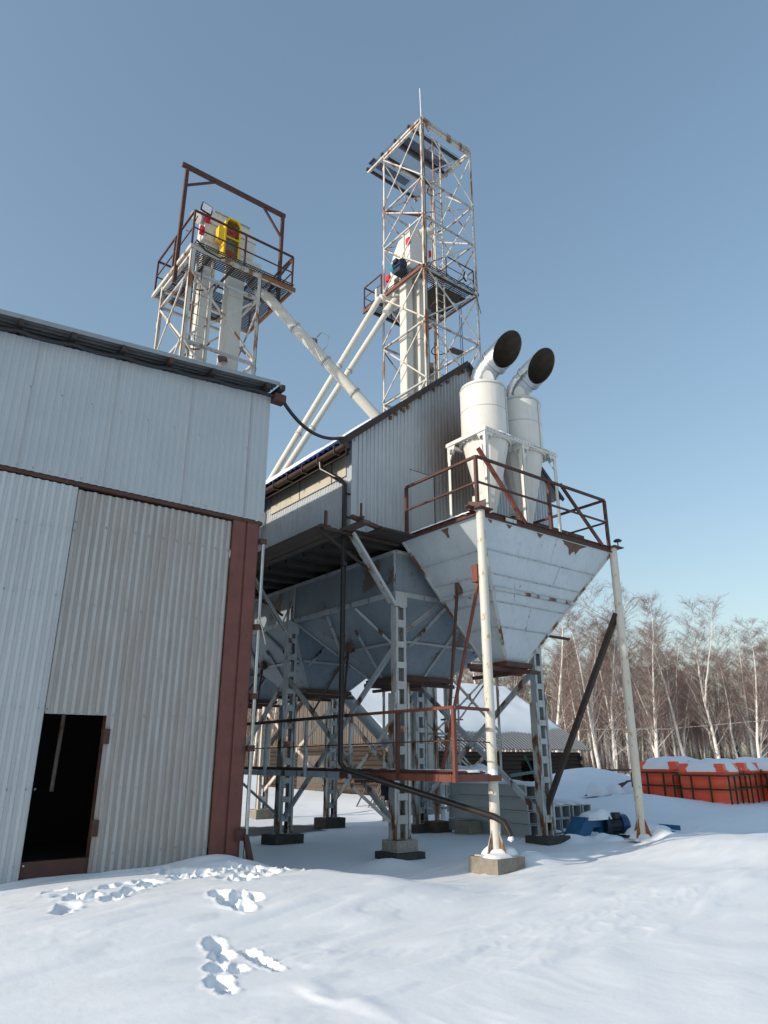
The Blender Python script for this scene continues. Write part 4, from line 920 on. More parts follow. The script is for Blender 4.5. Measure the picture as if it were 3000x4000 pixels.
# ---------------------------------------------------------------- cyclones
cs = thing('cyclone_stand', 'white bolted frame with perforated corner plates carrying the two cyclones', 'steel stand', (10.68, 9.5, 6.0))
FX = (9.57, 10.67, 11.78); FY = (8.92, 10.04); FZ = 8.02
for x in FX:
    for y in FY:
        b = MB(); sx = 1 if x < 10.7 else -1; sy = 1 if y < 9.5 else -1
        b.angle((x, y, 5.92), (x, y, FZ - .01), .075, .008, (sx, 0, 0), (0, sy, 0)); b.build('leg', 'white', cs)
        g_ = MB()
        for axx in ((sx, 0, 0), (0, sy, 0)):
            d = V(axx); n_ = V((0, -sy, 0)) if abs(d.x) > 0 else V((-sx, 0, 0)); p = V((x, y, FZ - .08)) + n_ * .004
            # corner plate with a slot: outer ring of quads
            o_ = [p + d * .0, p + d * .24, p + d * .21 - Z_ * .06, p + d * .06 - Z_ * .34, p - Z_ * .34]
            c = p + d * .11 - Z_ * .13; i_ = [c + d * -.045 + Z_ * .05, c + d * .05 + Z_ * .05, c + d * .05 - Z_ * .0, c + d * .02 - Z_ * .07, c - d * .045 - Z_ * .07]
            for k in range(5): g_.face([o_[k], o_[(k + 1) % 5], i_[(k + 1) % 5], i_[k]])
        g_.build('corner_plate', 'white', cs)
b = MB()
for y in FY: b.box(FX[0] - .02, FX[2] + .02, y - .03, y + .03, FZ - .08, FZ)
for x in FX: b.box(x - .03, x + .03, FY[0] + .03, FY[1] - .03, FZ - .08, FZ - .002)
b.build('top_frame', 'white', cs)
b = MB()
for y in (FY[0],):
    for k in range(23): b.cyl((9.62 + k * .095, y - .03, FZ - .04), (9.62 + k * .095, y - .04, FZ - .04), .011, seg=6)
b.build('bolt', 'galv', cs, kind='stuff')
def cyclone(cx, cy, label, rot):
    c = thing('cyclone', label, 'cyclone', (cx, cy, 6.1), 'cyclones on the hopper platform')
    b = MB(); b.lathe((cx, cy, 0), [(.49, 8.0), (.505, 8.03), (.505, 9.22), (.49, 9.28), (.36, 9.36), (.27, 9.38)], 48); b.build('body', 'white', c)
    b = MB(); pr = []
    N = 16
    for rr_, z in ((.505, 7.99), (.075, 6.05)): pr.append([V((cx + rr_ * math.cos(2 * math.pi * (k + .5) / N), cy + rr_ * math.sin(2 * math.pi * (k + .5) / N), z)) for k in range(N)])
    for k in range(N): b.face([pr[1][k], pr[1][(k + 1) % N], pr[0][(k + 1) % N], pr[0][k]])
    for k in (1, 9): b.bar(pr[1][k], pr[0][k], .03, .02)
    cn = b.build('cone', 'white', c)
    b = MB(); a0 = rot + .9; b.box(cx + .505 * math.cos(a0) - .012, cx + .505 * math.cos(a0) + .012, cy + .505 * math.sin(a0) - .012, cy + .505 * math.sin(a0) + .012, 8.05, 9.22)
    b.lathe((cx, cy, 0), [(.506, 8.66), (.510, 8.665), (.510, 8.675), (.506, 8.68)], 40); b.lathe((cx, cy, 0), [(.506, 9.19), (.516, 9.20), (.516, 9.22), (.50, 9.235)], 40); b.build('weld_seam', 'white_steel_lo', c)
    b = MB(); b.lathe((cx, cy, 0), [(.505, 7.93), (.56, 7.935), (.56, 7.985), (.505, 7.99)], 40)
    for k in range(28): a = 2 * math.pi * k / 28; b.cyl((cx + .535 * math.cos(a), cy + .535 * math.sin(a), 7.92), (cx + .535 * math.cos(a), cy + .535 * math.sin(a), 7.90), .012, seg=6)
    b.build('flange', 'white', c)
    b = MB(); a = rot; p = V((cx + .44 * math.cos(a), cy + .44 * math.sin(a), 9.30)); t = V((-math.sin(a), math.cos(a), 0)); n_ = V((math.cos(a), math.sin(a), 0))
    b.prism([p - t * .13, p + t * .13, p + t * .10 + Z_ * .13, p + t * .04 + Z_ * .21, p - t * .04 + Z_ * .21, p - t * .10 + Z_ * .13], n_ * .012); b.build('lifting_lug', 'white', c)
    b = MB(); b.box(cx - .42, cx - .36, cy - .35, cy + .05, 6.55, 6.7); b.build('side_hatch', 'white', c)
    # gooseneck of galvanised pipe segments; mouth cut obliquely
    r_ = .275; b = MB(); path = [V((cx, cy, 9.34)), V((cx + .0, cy, 9.48))]
    hd = V((.16, -.99, 0)).normalized(); 
    segs = [(9, .0), (22, .15), (42, .17), (62, .17)]
    p = path[-1]; rings = []
    dirs = [Z_]
    for ang, ln in segs[1:]:
        d = (Z_ * math.cos(R(ang)) + hd * math.sin(R(ang))); p = p + d * ln; path.append(p.copy()); dirs.append(d)
    b = MB(); b.tube([path[0]] + path[1:], r_, 32, cap=False); b.build('elbow', 'galv', c)
    b = MB()
    for i in range(1, len(path) - 1):
        d = (path[i + 1] - path[i - 1]).normalized(); b.tube([path[i] - d * .012, path[i] + d * .012], r_ + .006, 32, cap=False)
    d = dirs[-1]; e = path[-1]; b.tube([e - d * .03, e + d * .03], r_ + .04, 32, cap=False); b.build('elbow_seam', 'galv', c)
    r_ = .305
    # end section: ring on the elbow end, mouth on an oblique plane
    a_ = d.cross(Z_).normalized(); c_ = a_.cross(d).normalized()
    ncut = V((-.24, -.93, -.30)).normalized(); m0 = e + d * .42
    mb1 = MB(); mb2 = MB(); NN = 40
    R0 = [e + (a_ * math.cos(2 * math.pi * k / NN) + c_ * math.sin(2 * math.pi * k / NN)) * r_ for k in range(NN)]
    R1 = [q + d * ((m0 - q).dot(ncut) / d.dot(ncut)) for q in R0]
    Ri0 = [e + (q - e) * .975 for q in R0]; Ri1 = [m0 + (q - m0) * .975 for q in R1]
    for k in range(NN):
        k2 = (k + 1) % NN
        mb1.idx([R0[k], R0[k2], R1[k2], R1[k]], [(0, 1, 2, 3)], True); mb1.face([R1[k], R1[k2], Ri1[k2], Ri1[k]])
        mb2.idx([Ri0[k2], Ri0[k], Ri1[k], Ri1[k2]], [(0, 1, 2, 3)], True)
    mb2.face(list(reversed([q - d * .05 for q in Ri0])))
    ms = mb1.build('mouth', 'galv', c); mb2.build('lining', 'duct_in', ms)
    b = MB()
    for k in range(7):
        a = -2.6 + k * .42; b.mound(cx + .50 * math.cos(a), cy + .50 * math.sin(a), FZ - .01, .28, .22, .06, k, 6)
    b.build('snow_rim', 'snow', c)
cyclone(10.14, 9.46, 'nearer white cyclone with a galvanised elbow, left of its twin', -2.1)
cyclone(11.26, 9.46, 'farther white cyclone with a galvanised elbow, right of its twin and partly behind it', -2.3)

# ---------------------------------------------------------------- railing round the hopper top
tr = thing('hopper_railing', 'red-brown steel railing with slanted props round the hopper top', 'railing', (10.99, 8.62, HT))
for x, y in ((8.98, 8.66), (8.98, 10.72), (11.05, 8.62), (12.98, 8.62), (12.98, 10.6)): bar('rail_post', 'rust', tr, (x, y, HT + .003), (x, y, 7.09), .06)
for z, w_ in ((7.10, .05), (6.58, .035)):
    bar('rail', 'rust', tr, (8.98, 10.72, z), (8.98, 8.64, z), w_); bar('rail', 'rust', tr, (8.98, 8.64, z), (12.98, 8.62, z), w_); bar('rail', 'rust', tr, (12.98, 8.62, z), (12.98, 10.6, z), w_)
bar('prop', 'rust_bright', tr, (9.25, 8.84, 7.42), (10.17, 8.55, HT - .03), .06, .07); bar('prop', 'rust', tr, (11.85, 8.92, 7.32), (12.62, 8.54, HT - .03), .05, .06)

# ---------------------------------------------------------------- lower catwalk
cw = thing('catwalk', 'low steel catwalk with rail along the columns, red at the near end and grey beyond', 'catwalk', (8.4, 12, 1.3))
for ya, yb, m in ((8.44, 11.6, 'rust_bright'), (11.6, 16.2, 'steel_grey')):
    b = MB(); b.chan((8.0, ya, 1.36), (8.0, yb, 1.36), .11, .04, .008, Z_, X_); b.chan((8.72, ya, 1.36), (8.72, yb, 1.36), .11, .04, .008, Z_, -X_)
    for y in frange(ya + .1, yb, .3): b.box(7.992, 7.999, y, y + .012, 1.31, 1.41)
    b.build('edge_channel', m, cw)
b = MB(); b.chan((8.0, 8.44, 1.36), (9.02, 8.44, 1.36), .11, .04, .008, Z_, Y_); b.build('edge_channel', 'rust_bright', cw)
grating(8.05, 8.70, 8.5, 16.15, 1.42, .06, .012).build('deck', 'rust', cw)
b = MB()
for k in range(13): b.mound(8.45 + .25 * (k % 2), 8.55 + k * .12, 1.462, .30, .16, .02, k, 6)
for k in range(6): b.mound(8.3, 10.4 + k * .5, 1.462, .16, .3, .02, k + 40, 6)
b.mound(8.85, 8.48, 1.42, .16, .16, .1, 77, 8); b.build('snow', 'snow', cw)
bar('rail', 'rust_bright', cw, (8.0, 8.44, 2.42), (8.93, 8.56, 2.42), .05); bar('rail', 'rust_bright', cw, (8.0, 8.44, 2.42), (8.0, 11.3, 2.42), .05); bar('rail', 'steel_dark', cw, (8.0, 11.3, 2.42), (8.0, 16.2, 2.40), .06)
tube('mid_wire', 'rust', cw, [(8.9, 8.55, 1.9), (8.0, 8.44, 1.92), (8.0, 16.2, 1.85)], .012, 6)
for y, m in ((8.44, 'rust_bright'), (9.85, 'rust')): bar('rail_post', m, cw, (7.99, y, 1.30), (7.99, y, 2.40), .06)
for y in (11.25, 12.81, 14.45): tube('rail_post', 'steel_grey', cw, [(8.0, y, 1.30), (8.0, y, 2.39)], .04, 12)
bar('bracket', 'steel_grey', cw, (8.02, 11.5, 1.30), (8.74, 11.0, .55), .06); bar('bracket', 'steel_grey', cw, (8.02, 16.0, 1.30), (8.78, 15.2, .45), .05); bar('bracket', 'steel_dark', cw, (8.0, 11.1, 1.26), (8.75, 11.0, 1.26), .05)
b = MB(); b.box(8.6, 8.78, 11.04, 11.1, 1.0, 1.28); b.box(8.64, 8.74, 11.03, 11.05, .92, 1.1); b.build('junction_box', 'motor_dark', cw)
# ---------------------------------------------------------------- log barn
BX0, BX1, BY0, BY1 = 21.2, 35.2, 26.9, 37.8
bz = H(22, 26.5, False); BE = 2.18; BR = 5.85; BYM = (BY0 + BY1) / 2
bn = thing('log_barn', 'dark old log barn with boarded gable and snow covered ribbed metal roof', 'barn', (BX0, BY0, 0))
def logs(p, q, z0, z1, m, name, dia=.24, gaps=()):
    b = MB(); z = z0; k = 0; p = V(p); q = V(q)
    while z < z1:
        rr = random.Random(k * 13 + int(p.x)); r0 = dia / 2 * rr.uniform(.9, 1.08)
        L = (q - p).length; d = (q - p) / L
        segs = [(-.22 if k % 2 else -.05, L + (.22 if k % 2 else .05))]
        for ga, gb, gz0, gz1 in gaps:
            if gz0 < z < gz1: segs = [s for a, c in segs for s in ((a, ga), (gb, c))]
        for a, c in segs:
            n = 5
            b.tube([p + d * lerp(a, c, i / n) + V((0, 0, z + .02 * mnoise.noise(V((i, k, p.x))))) for i in range(n + 1)], [r0 * (1 + .06 * mnoise.noise(V((i, k * 2, 5)))) for i in range(n + 1)], 8)
        z += dia * .88; k += 1
    return b.build(name, m, bn)
zb = -.25
logs((BX0, BY0, 0), (BX0, BY1, 0), zb, 2.35, 'log', 'log_wall', gaps=((5.0, 7.6, -.2, 1.75),))
logs((BX0, BY0, 0), (BX1, BY0, 0), zb, 2.05, 'log', 'log_wall', gaps=((9.0, 11.2, .5, 1.6),))
logs((BX1, BY0, 0), (BX1, BY1, 0), zb, 2.05, 'log', 'log_wall'); logs((BX0, BY1, 0), (BX1, BY1, 0), zb, 2.05, 'log', 'log_wall')
b = MB(); b.tube([(BX0 - .04, BY0 + .4, .95), (BX0 - .04, BY1 - 3.2, .95)], .11, 8); b.tube([(BX0 - .05, BY0 + 5, 2.2), (BX0 - .05, BY1 - .3, 2.2)], .11, 8); b.tube([(BX0 - .04, BY0 + .3, .6), (BX0 - .04, BY0 + 4.6, .6)], .11, 8); b.tube([(BX0 - .04, BY0 + .3, .3), (BX0 - .04, BY0 + 4.8, .3)], .11, 8); b.build('log_course', 'log_red', bn)
b = MB(); rr = random.Random(4)
y = BY0 - .1
while y < BY1 + .1:
    wd = rr.uniform(.13, .2); top = BR - .1 - abs(y + wd / 2 - BYM) * (BR - BE) / (BYM - BY0 + .4)
    if top > 2.3: b.box(BX0 - .10 - rr.random() * .03, BX0 - .06, y, y + wd - rr.uniform(.018, .045), 2.28, top)
    y += wd
b.build('gable_boards', 'plank', bn)
b = MB(); y = BY0 + 5.05
while y < BY0 + 7.5:
    wd = rr.uniform(.12, .17); b.box(BX0 - .14, BX0 - .08, y, y + wd - .015, -.1, 1.8); y += wd
dr = b.build('door', 'plank', bn)
b = MB(); b.box(BX0 - .17, BX0 - .141, BY0 + 5.1, BY0 + 7.4, .3, .42); b.box(BX0 - .17, BX0 - .141, BY0 + 5.1, BY0 + 7.4, 1.35, 1.47); b.build('door_batten', 'wood', dr)
b = MB(); b.box(BX0 - .2, BX0 - .1, BY0 - .2, BY1 + .2, 2.22, 2.32); b.build('eave_plate', 'wood', bn)
b = MB(); b.box(BX0 + .3, BX1 - .3, BY0 + .3, BY1 - .3, 0.0, .05); b.box(BX0 + 4, BX0 + 4.1, BY0 + .3, BY1 - .3, 0, 2); b.build('inner_floor', 'dark_in', bn)
# roof slopes with corrugated sheet, snow on top
hw = BYM - BY0 + .55; sl2 = (BR - BE + .12) / hw; LL = math.hypot(1, sl2)
df_ = V((0, -1, -sl2)) / LL; dn_ = V((0, -sl2, 1)) / LL; db_ = V((0, 1, -sl2)) / LL; dbn = V((0, sl2, 1)) / LL
b = MB(); b.corr((BX0 - .35, BYM, BR), X_, df_, dn_, BX1 - BX0 + .8, 0, hw * LL, .26, .085, two=True); b.build('roof', ('barn_roof', 'snow'), bn)
b = MB(); b.corr((BX0 - .35, BYM, BR), X_, db_, dbn, BX1 - BX0 + .8, 0, hw * LL, .24, .05); b.build('roof', 'galv_roof', bn)
b = MB(); g0 = V((BX0 - .36, BYM, BR - .08)); b.bar(g0, g0 + df_ * hw * LL, .05, .16); b.bar(g0, g0 + db_ * hw * LL, .05, .16); b.build('verge_board', 'wood', bn)
b = MB(); NXx, NR = 70, 20; vs_ = []
for i in range(NXx + 1):
    x = lerp(BX0 - .33, BX1 + .43, i / NXx)
    # the snow has slid off the lower part except near the left end
    frac = lerp(1.0, .78, sm(22.3, 27, x)) + .05 * mnoise.noise(V((x * .5, 1, 0))) - .08 * sm(32, 35.6, x)
    frac = min(frac, .985)
    for j in range(NR + 1):
        t = j / NR * frac * hw * LL; e = min(1, (NR - j) / 3.0) ** .5 if j < NR else 0
        th = (.20 + .06 * mnoise.noise(V((x * .6, t * .8, 0)))) * e * min(1, (i + .0) / 2) * min(1, (NXx - i) / 2)
        vs_.append(V((x, BYM, BR + .06)) + df_ * t + dn_ * th)
m_ = NR + 1
b.idx(vs_, [(i * m_ + j, i * m_ + j + 1, (i + 1) * m_ + j + 1, (i + 1) * m_ + j) for i in range(NXx) for j in range(NR)], True); b.build('roof_snow', 'snow', bn)
b = MB()
for k in range(9): b.bar((BX0 - .2, BY0 - .1 + .02 * k, 2.3 + .02 * k), (BX0 - .5 - .04 * k, BY0 - .45 - .03 * k, 2.4 + .05 * (k % 3)), .03)
b.build('broken_eave', 'wood', bn)

# leaning planks and a bench by the gable
def leaning(px, py, n, label, seed):
    rr = random.Random(seed); b = MB()
    for k in range(n):
        x = px + rr.uniform(-.5, .5); y = py + k * .16 + rr.uniform(-.05, .05); g_ = H(x, y, False)
        b.bar((x - .9, y + rr.uniform(-.3, .3), g_ - .05), (x + rr.uniform(-.1, .1), y + .2 + rr.uniform(-.2, .2), g_ + rr.uniform(.95, 1.35)), .13, .03, (1, 0, .5))
    b.build('plank_bundle', 'plank', None, label, 'planks', 'planks leaning by the barn', loc=(px, py, H(px, py, False)))
leaning(19.0, 23.2, 8, 'left bundle of pale planks leaning in front of the barn wall', 1)
leaning(19.6, 21.6, 10, 'right bundle of pale planks leaning in front of the barn wall', 2)
b = MB(); b.box(19.4, 19.6, 20.9, 24.4, .95, 1.18); b.bar((19.5, 21.2, .95), (19.5, 21.2, -.3), .1); b.bar((19.5, 24.0, .95), (19.5, 24.0, -.3), .1)
b.build('plank_rest', 'wood', None, 'pale beam on two posts that the planks lean against', 'timber rest', loc=(19.5, 22.6, 0))
b = MB(); b.box(18.7, 19.0, 21.2, 24.6, .12, .22); b.bar((18.85, 21.6, .12), (18.85, 21.6, -.35), .14); b.bar((18.85, 24.2, .12), (18.85, 24.2, -.35), .14); b.mound(18.85, 22.9, .22, .34, 3.4, .08, 3, 8)
b.build('low_bench', 'wood', None, 'low snowy bench in front of the barn gable', 'bench', loc=(18.85, 22.9, 0))

# ---------------------------------------------------------------- stacked duct panels
sp = thing('duct_stack', 'stack of long grey ribbed ducts behind the white pole, snow along the top', 'duct stack', (13.9, 13.2, 0))
for k in range(4):
    z0 = -.06 + k * .285; xa, xb, ya, yb = 13.42, 14.06, 11.75 + .02 * k, 14.45 - .02 * k
    b = MB(); b.box(xa, xa + .02, ya, yb, z0, z0 + .268); b.box(xb - .02, xb, ya, yb, z0, z0 + .268); b.box(xa + .02, xb - .02, ya, yb, z0 + .25, z0 + .268); b.box(xa + .02, xb - .02, ya, yb, z0, z0 + .018)
    b.box(xa - .035, xa - .001, ya, ya + .04, z0, z0 + .27); b.box(xa - .035, xa - .001, yb - .04, yb, z0, z0 + .27); b.box(xa - .04, xa - .001, ya + .04, yb - .04, z0 + .245, z0 + .278)
    b.box(xa + .3, xa + .33, ya, yb - .5, z0 + .02, z0 + .248)
    b.build('duct', 'duct_panel', sp)
b = MB(); 
for k in range(6): b.mound(13.74, 12.0 + k * .45, 1.06, .62, .62, .10 + .04 * (k % 2), k, 8)
b.build('snow', 'snow', sp)
# short ducts with open ends
r_ = random.Random(8)
for k in range(8):
    row, i = divmod(k, 4); x = 14.55 + i * .345 + .02 * r_.random() + (.0 if i < 2 else .05); y = 12.0 + .06 * r_.random() - .06 * (i > 1); z = -.02 + row * .30
    lab = '%s open duct end of the %s row beside the blue motor' % (['leftmost', 'second', 'third', 'rightmost'][i], ['lower', 'upper'][row])
    d_ = thing('duct_section', lab, 'duct', (x + .15, y, z), 'short duct sections with open ends')
    b = MB(); W_, H_, T_ = .30, .285, .014
    b.box(x, x + T_, y, y + 1.6, z, z + H_); b.box(x + W_ - T_, x + W_, y, y + 1.6, z, z + H_); b.box(x + T_, x + W_ - T_, y, y + 1.6, z, z + T_); b.box(x + T_, x + W_ - T_, y, y + 1.6, z + H_ - T_, z + H_); b.box(x + T_, x + W_ - T_, y + .9, y + .92, z + T_, z + H_ - T_)
    b.build('shell', 'duct_panel', d_)
    b = MB(); b.box(x - .018, x + .02, y - .012, y - .001, z - .005, z + H_ + .005); b.box(x + W_ - .02, x + W_ + .018, y - .012, y - .001, z - .005, z + H_ + .005); b.box(x + .021, x + W_ - .021, y - .012, y - .001, z - .005, z + .02); b.box(x + .021, x + W_ - .021, y - .012, y - .001, z + H_ - .02, z + H_ + .005); b.build('end_flange', 'duct_panel', d_)
    if row: b = MB(); b.mound(x + .15, y + .8, z + H_, .36, 1.6, .12, k, 8); b.build('snow', 'snow', d_)
    else: b = MB(); b.mound(x + .15, y + .06, z + .015, .26, .3, .06, k, 6); b.build('snow', 'snow', d_)
b = MB(); b.hexa([(12.95, 13.2, -.1), (13.35, 13.2, -.1), (13.35, 13.75, -.1), (12.95, 13.75, -.1), (12.9, 13.3, .22), (13.3, 13.25, .22), (13.3, 13.75, .22), (12.9, 13.75, .22)]); b.build('tin_box', 'concrete', None, 'small pale box leaning against the stacked ducts', 'box', loc=(13.1, 13.4, -.1))
b = MB(); b.box(13.0, 13.5, 14.45, 14.95, -.15, .13); b.build('wooden_block', 'wood', None, 'brown wooden block beside the ducts and elevator boot', 'block', loc=(13.2, 14.7, -.15))
# green frame in the drift by the barn
b = MB(); b.bar((20.9, 17.7, .6), (20.5, 18.0, 1.75), .06); b.bar((21.3, 17.4, .6), (20.95, 17.7, 1.7), .06); b.bar((17.0, 15.6, 1.15), (21.0, 17.6, 1.25), .08)
b.build('green_frame', 'sea_green', None, 'green metal frame sticking out of the snowdrift by the barn', 'metal frame', loc=(20.9, 17.7, .6))
b = MB(); b.box(15.3, 16.9, 15.6, 17.0, .9, 1.15); b.mound(16.1, 16.3, 1.15, 1.75, 1.5, .45, 5, 14); b.box(15.4, 15.5, 15.65, 15.75, -.1, .9); b.box(16.7, 16.8, 15.65, 15.75, -.1, .9); b.box(15.4, 15.5, 16.85, 16.95, -.1, .9); b.box(16.7, 16.8, 16.85, 16.95, -.1, .9)
b.build('snow_covered_table', ('snow'), None, 'table heaped with snow behind the white pole and ducts', 'table', loc=(16.1, 16.3, 0))

# ---------------------------------------------------------------- blue machine half buried in snow
mx, my = 15.15, 11.0; mz = H(mx, my, False)
bm = thing('blue_machine', 'blue drive unit with motor half buried in snow, left of the far pole foot', 'machine', (mx, my, mz))
b = MB(); b.prism([(13.75, 10.86, mz - .1), (14.25, 10.86, mz - .1), (14.55, 10.86, mz + .22), (14.85, 10.86, mz + .22), (14.85, 10.86, mz + .44), (14.35, 10.86, mz + .44)], (0, .4, 0))
b.box(14.851, 15.0, 10.9, 11.22, mz + .1, mz + .40); b.box(13.3, 14.1, 10.74, 10.80, mz - .1, mz + .02); b.build('housing', 'blue_paint', bm)
d = V((.90, -.43, 0)).normalized(); c0 = V((15.0, 10.95, mz + .24))
b = MB(); b.cyl(c0, c0 + d * .10, .27, .27, 24); b.cyl(c0 + d * .10, c0 + d * .42, .19, .19, 20)
a_ = V((-d.y, d.x, 0))
for k in range(14): a = k * math.pi / 7; o_ = (a_ * math.cos(a) + Z_ * math.sin(a)) * .2; b.bar(c0 + d * .12 + o_, c0 + d * .40 + o_, .03, .02)
p = c0 + d * .25 + V((0, -.12, .14)); b.box(p.x - .1, p.x + .1, p.y - .06, p.y + .06, p.z, p.z + .14); mo = b.build('motor', 'motor_dark', bm)
c = c0 + d * .421; b = MB(); b.tube([c, c + d * .16, c + d * .2], [.24, .24, .19], 24); b.build('fan_cover', 'motor_blue', mo)
b = MB(); e = c + d * .203
for k in range(8): a = k * math.pi / 4; u_ = a_ * math.cos(a) + Z_ * math.sin(a); b.bar(e + u_ * .05, e + u_ * .16, .035, .012, d)
b.build('fan_grille', 'blue_paint', mo)
b = MB(); b.mound(14.85, 11.0, mz + .40, 1.0, .55, .24, 2, 12); b.mound(14.45, 10.45, mz - .08, 1.0, .6, .26, 4, 12); b.mound(13.9, 10.75, mz - .05, .6, .4, .12, 8, 10); b.build('snow', 'snow', bm)
b = MB(); b.box(15.2, 16.6, 10.0, 10.45, mz - .12, mz + .10); b.box(16.6, 16.62, 9.95, 10.5, mz - .15, mz + .22)
b.build('base', 'blue_paint', bm)
b = MB(); b.mound(15.85, 10.3, mz + .09, 1.5, .65, .22, 3, 12); b.build('snow', 'snow', bm)

# ---------------------------------------------------------------- orange-red tanks in green cages
def tank(cx, cy, z, ang, label):
    t = thing('storage_tank', label, 'plastic tank', (0, 0, 0), 'orange-red tanks in green cages')
    def ring(hw, z, n=40, p=5.0):
        out = []
        for k in range(n):
            a = 2 * math.pi * k / n; c, s_ = math.cos(a), math.sin(a); r0 = hw / ((abs(c) ** p + abs(s_) ** p) ** (1 / p)); out.append(V((r0 * c, r0 * s_, z)))
        return out
    prof = [(.55, 0), (.58, .04), (.58, .30), (.565, .32), (.58, .34), (.59, .62), (.575, .645), (.59, .67), (.595, .95), (.57, .97), (.60, .99), (.62, 1.02), (.62, 1.09), (.56, 1.14), (.30, 1.22), (.001, 1.24)]
    b = MB(); rg = [ring(h, zz, p=5 if h > .4 else 2.5) for h, zz in prof]; n = 40
    b.idx([q for g_ in rg for q in g_], [(i * n + k, i * n + (k + 1) % n, (i + 1) * n + (k + 1) % n, (i + 1) * n + k) for i in range(len(prof) - 1) for k in range(n)], True)
    b.build('body', 'tank', t)
    for sx in (-1, 1):
        for sy in (-1, 1):
            b = MB(); x, y = sx * .42, sy * .42; b.hexa([(x - .12, y - .12, 1.08), (x + .12, y - .12, 1.08), (x + .12, y + .12, 1.08), (x - .12, y + .12, 1.08), (x - .09, y - .1, 1.30), (x + .09, y - .1, 1.30), (x + .09, y + .1, 1.30), (x - .09, y + .1, 1.30)]); b.build('lid_lug', 'tank', t)
    b = MB(); h = .66
    for x in (-h, -.22, .22, h):
        for y in (-h, h): b.bar((x, y, -.05), (x, y, .98), .035)
    for y in (-.22, .22):
        for x in (-h, h): b.bar((x, y, -.05), (x, y, .98), .035)
    for z_ in (.10, .62, .98):
        for s_ in (-h, h): b.bar((-h, s_, z_), (h, s_, z_), .045 if z_ < .9 else .04); b.bar((s_, -h, z_), (s_, h, z_), .045 if z_ < .9 else .04)
    b.tube([(h, -h, .95), (h, -h + .02, 1.08), (h - .05, -h + .1, 1.1), (h - .1, -h + .12, .96)], .012, 6)
    b.build('cage', 'green', t)
    b = MB(); b.mound(0, 0, 1.10, 1.26, 1.26, .46, int(cx * 10), 16); b.build('snow_cap', 'snow', t)
    t.location = (cx, cy, z); t.rotation_euler = (0, 0, ang); t.scale = (1.30, 1.30, 1.12)
    return t
tank(23.85, 14.55, .10, .10, 'leftmost orange-red tank, partly hidden by the far white pole')
tank(23.55, 12.85, .04, .18, 'nearest orange-red tank, second from the left')
tank(25.5, 13.1, .06, .15, 'third orange-red tank from the left, behind the nearest one')
tank(27.2, 12.7, .04, .12, 'fourth orange-red tank, narrow visible part between two others')
tank(26.6, 10.5, .06, .22, 'rightmost orange-red tank at the edge of the picture')
tank(25.9, 15.0, .12, .1, 'orange-red tank in the back row, only its snowy lid showing between the first two')
tank(28.9, 13.9, .09, .1, 'orange-red tank in the back row, its snowy lid showing left of the rightmost tank')

# rubble heap and fence in the distance
rb = thing('scrap_heap', 'heap of pale bags and dark boards under snow between barn and tanks', 'scrap heap', (21.6, 15.2, .5))
b = MB()
for k in range(5): b.mound(21.0 + .5 * k, 15.4 - .3 * (k % 2), .45 + H(21 + .5 * k, 15.3, False) - .35, .8, .7, .5 - .05 * k, k, 10)
b.build('bags', 'snow', rb)
b = MB(); b.bar((20.6, 15.6, .5), (22.2, 14.7, 1.0), .12, .04); b.bar((21.0, 15.0, .45), (21.9, 14.8, .95), .1, .04); b.bar((20.3, 15.0, .42), (21.2, 14.5, .55), .15, .05); b.build('boards', 'wood', rb)
fn = thing('field_fence', 'low dark rail fence beyond the scrap heap by the wood edge', 'fence', (34, 25, .2))
P0, P1 = V((33.5, 24.8, .2)), V((58, 16, .35))
for i in range(9): p = P0.lerp(P1, i / 8); bar('post', 'log', fn, p - Z_ * .3, p + Z_ * 1.0, .14)
bar('rail', 'log', fn, P0 + Z_ * .85, P1 + Z_ * .85, .09); bar('rail', 'log', fn, P0 + Z_ * .4, P1 + Z_ * .4, .07)
b = MB(); b.tube([(28, 44, 4.2), (34, 34, 3.4), (40, 24, 3.3), (48, 12, 4.4)], .012, 5); b.build('overhead_wire', 'steel_worn', None, 'thin pale wire strung in front of the birch wood', 'wire', loc=(36, 30, 3))

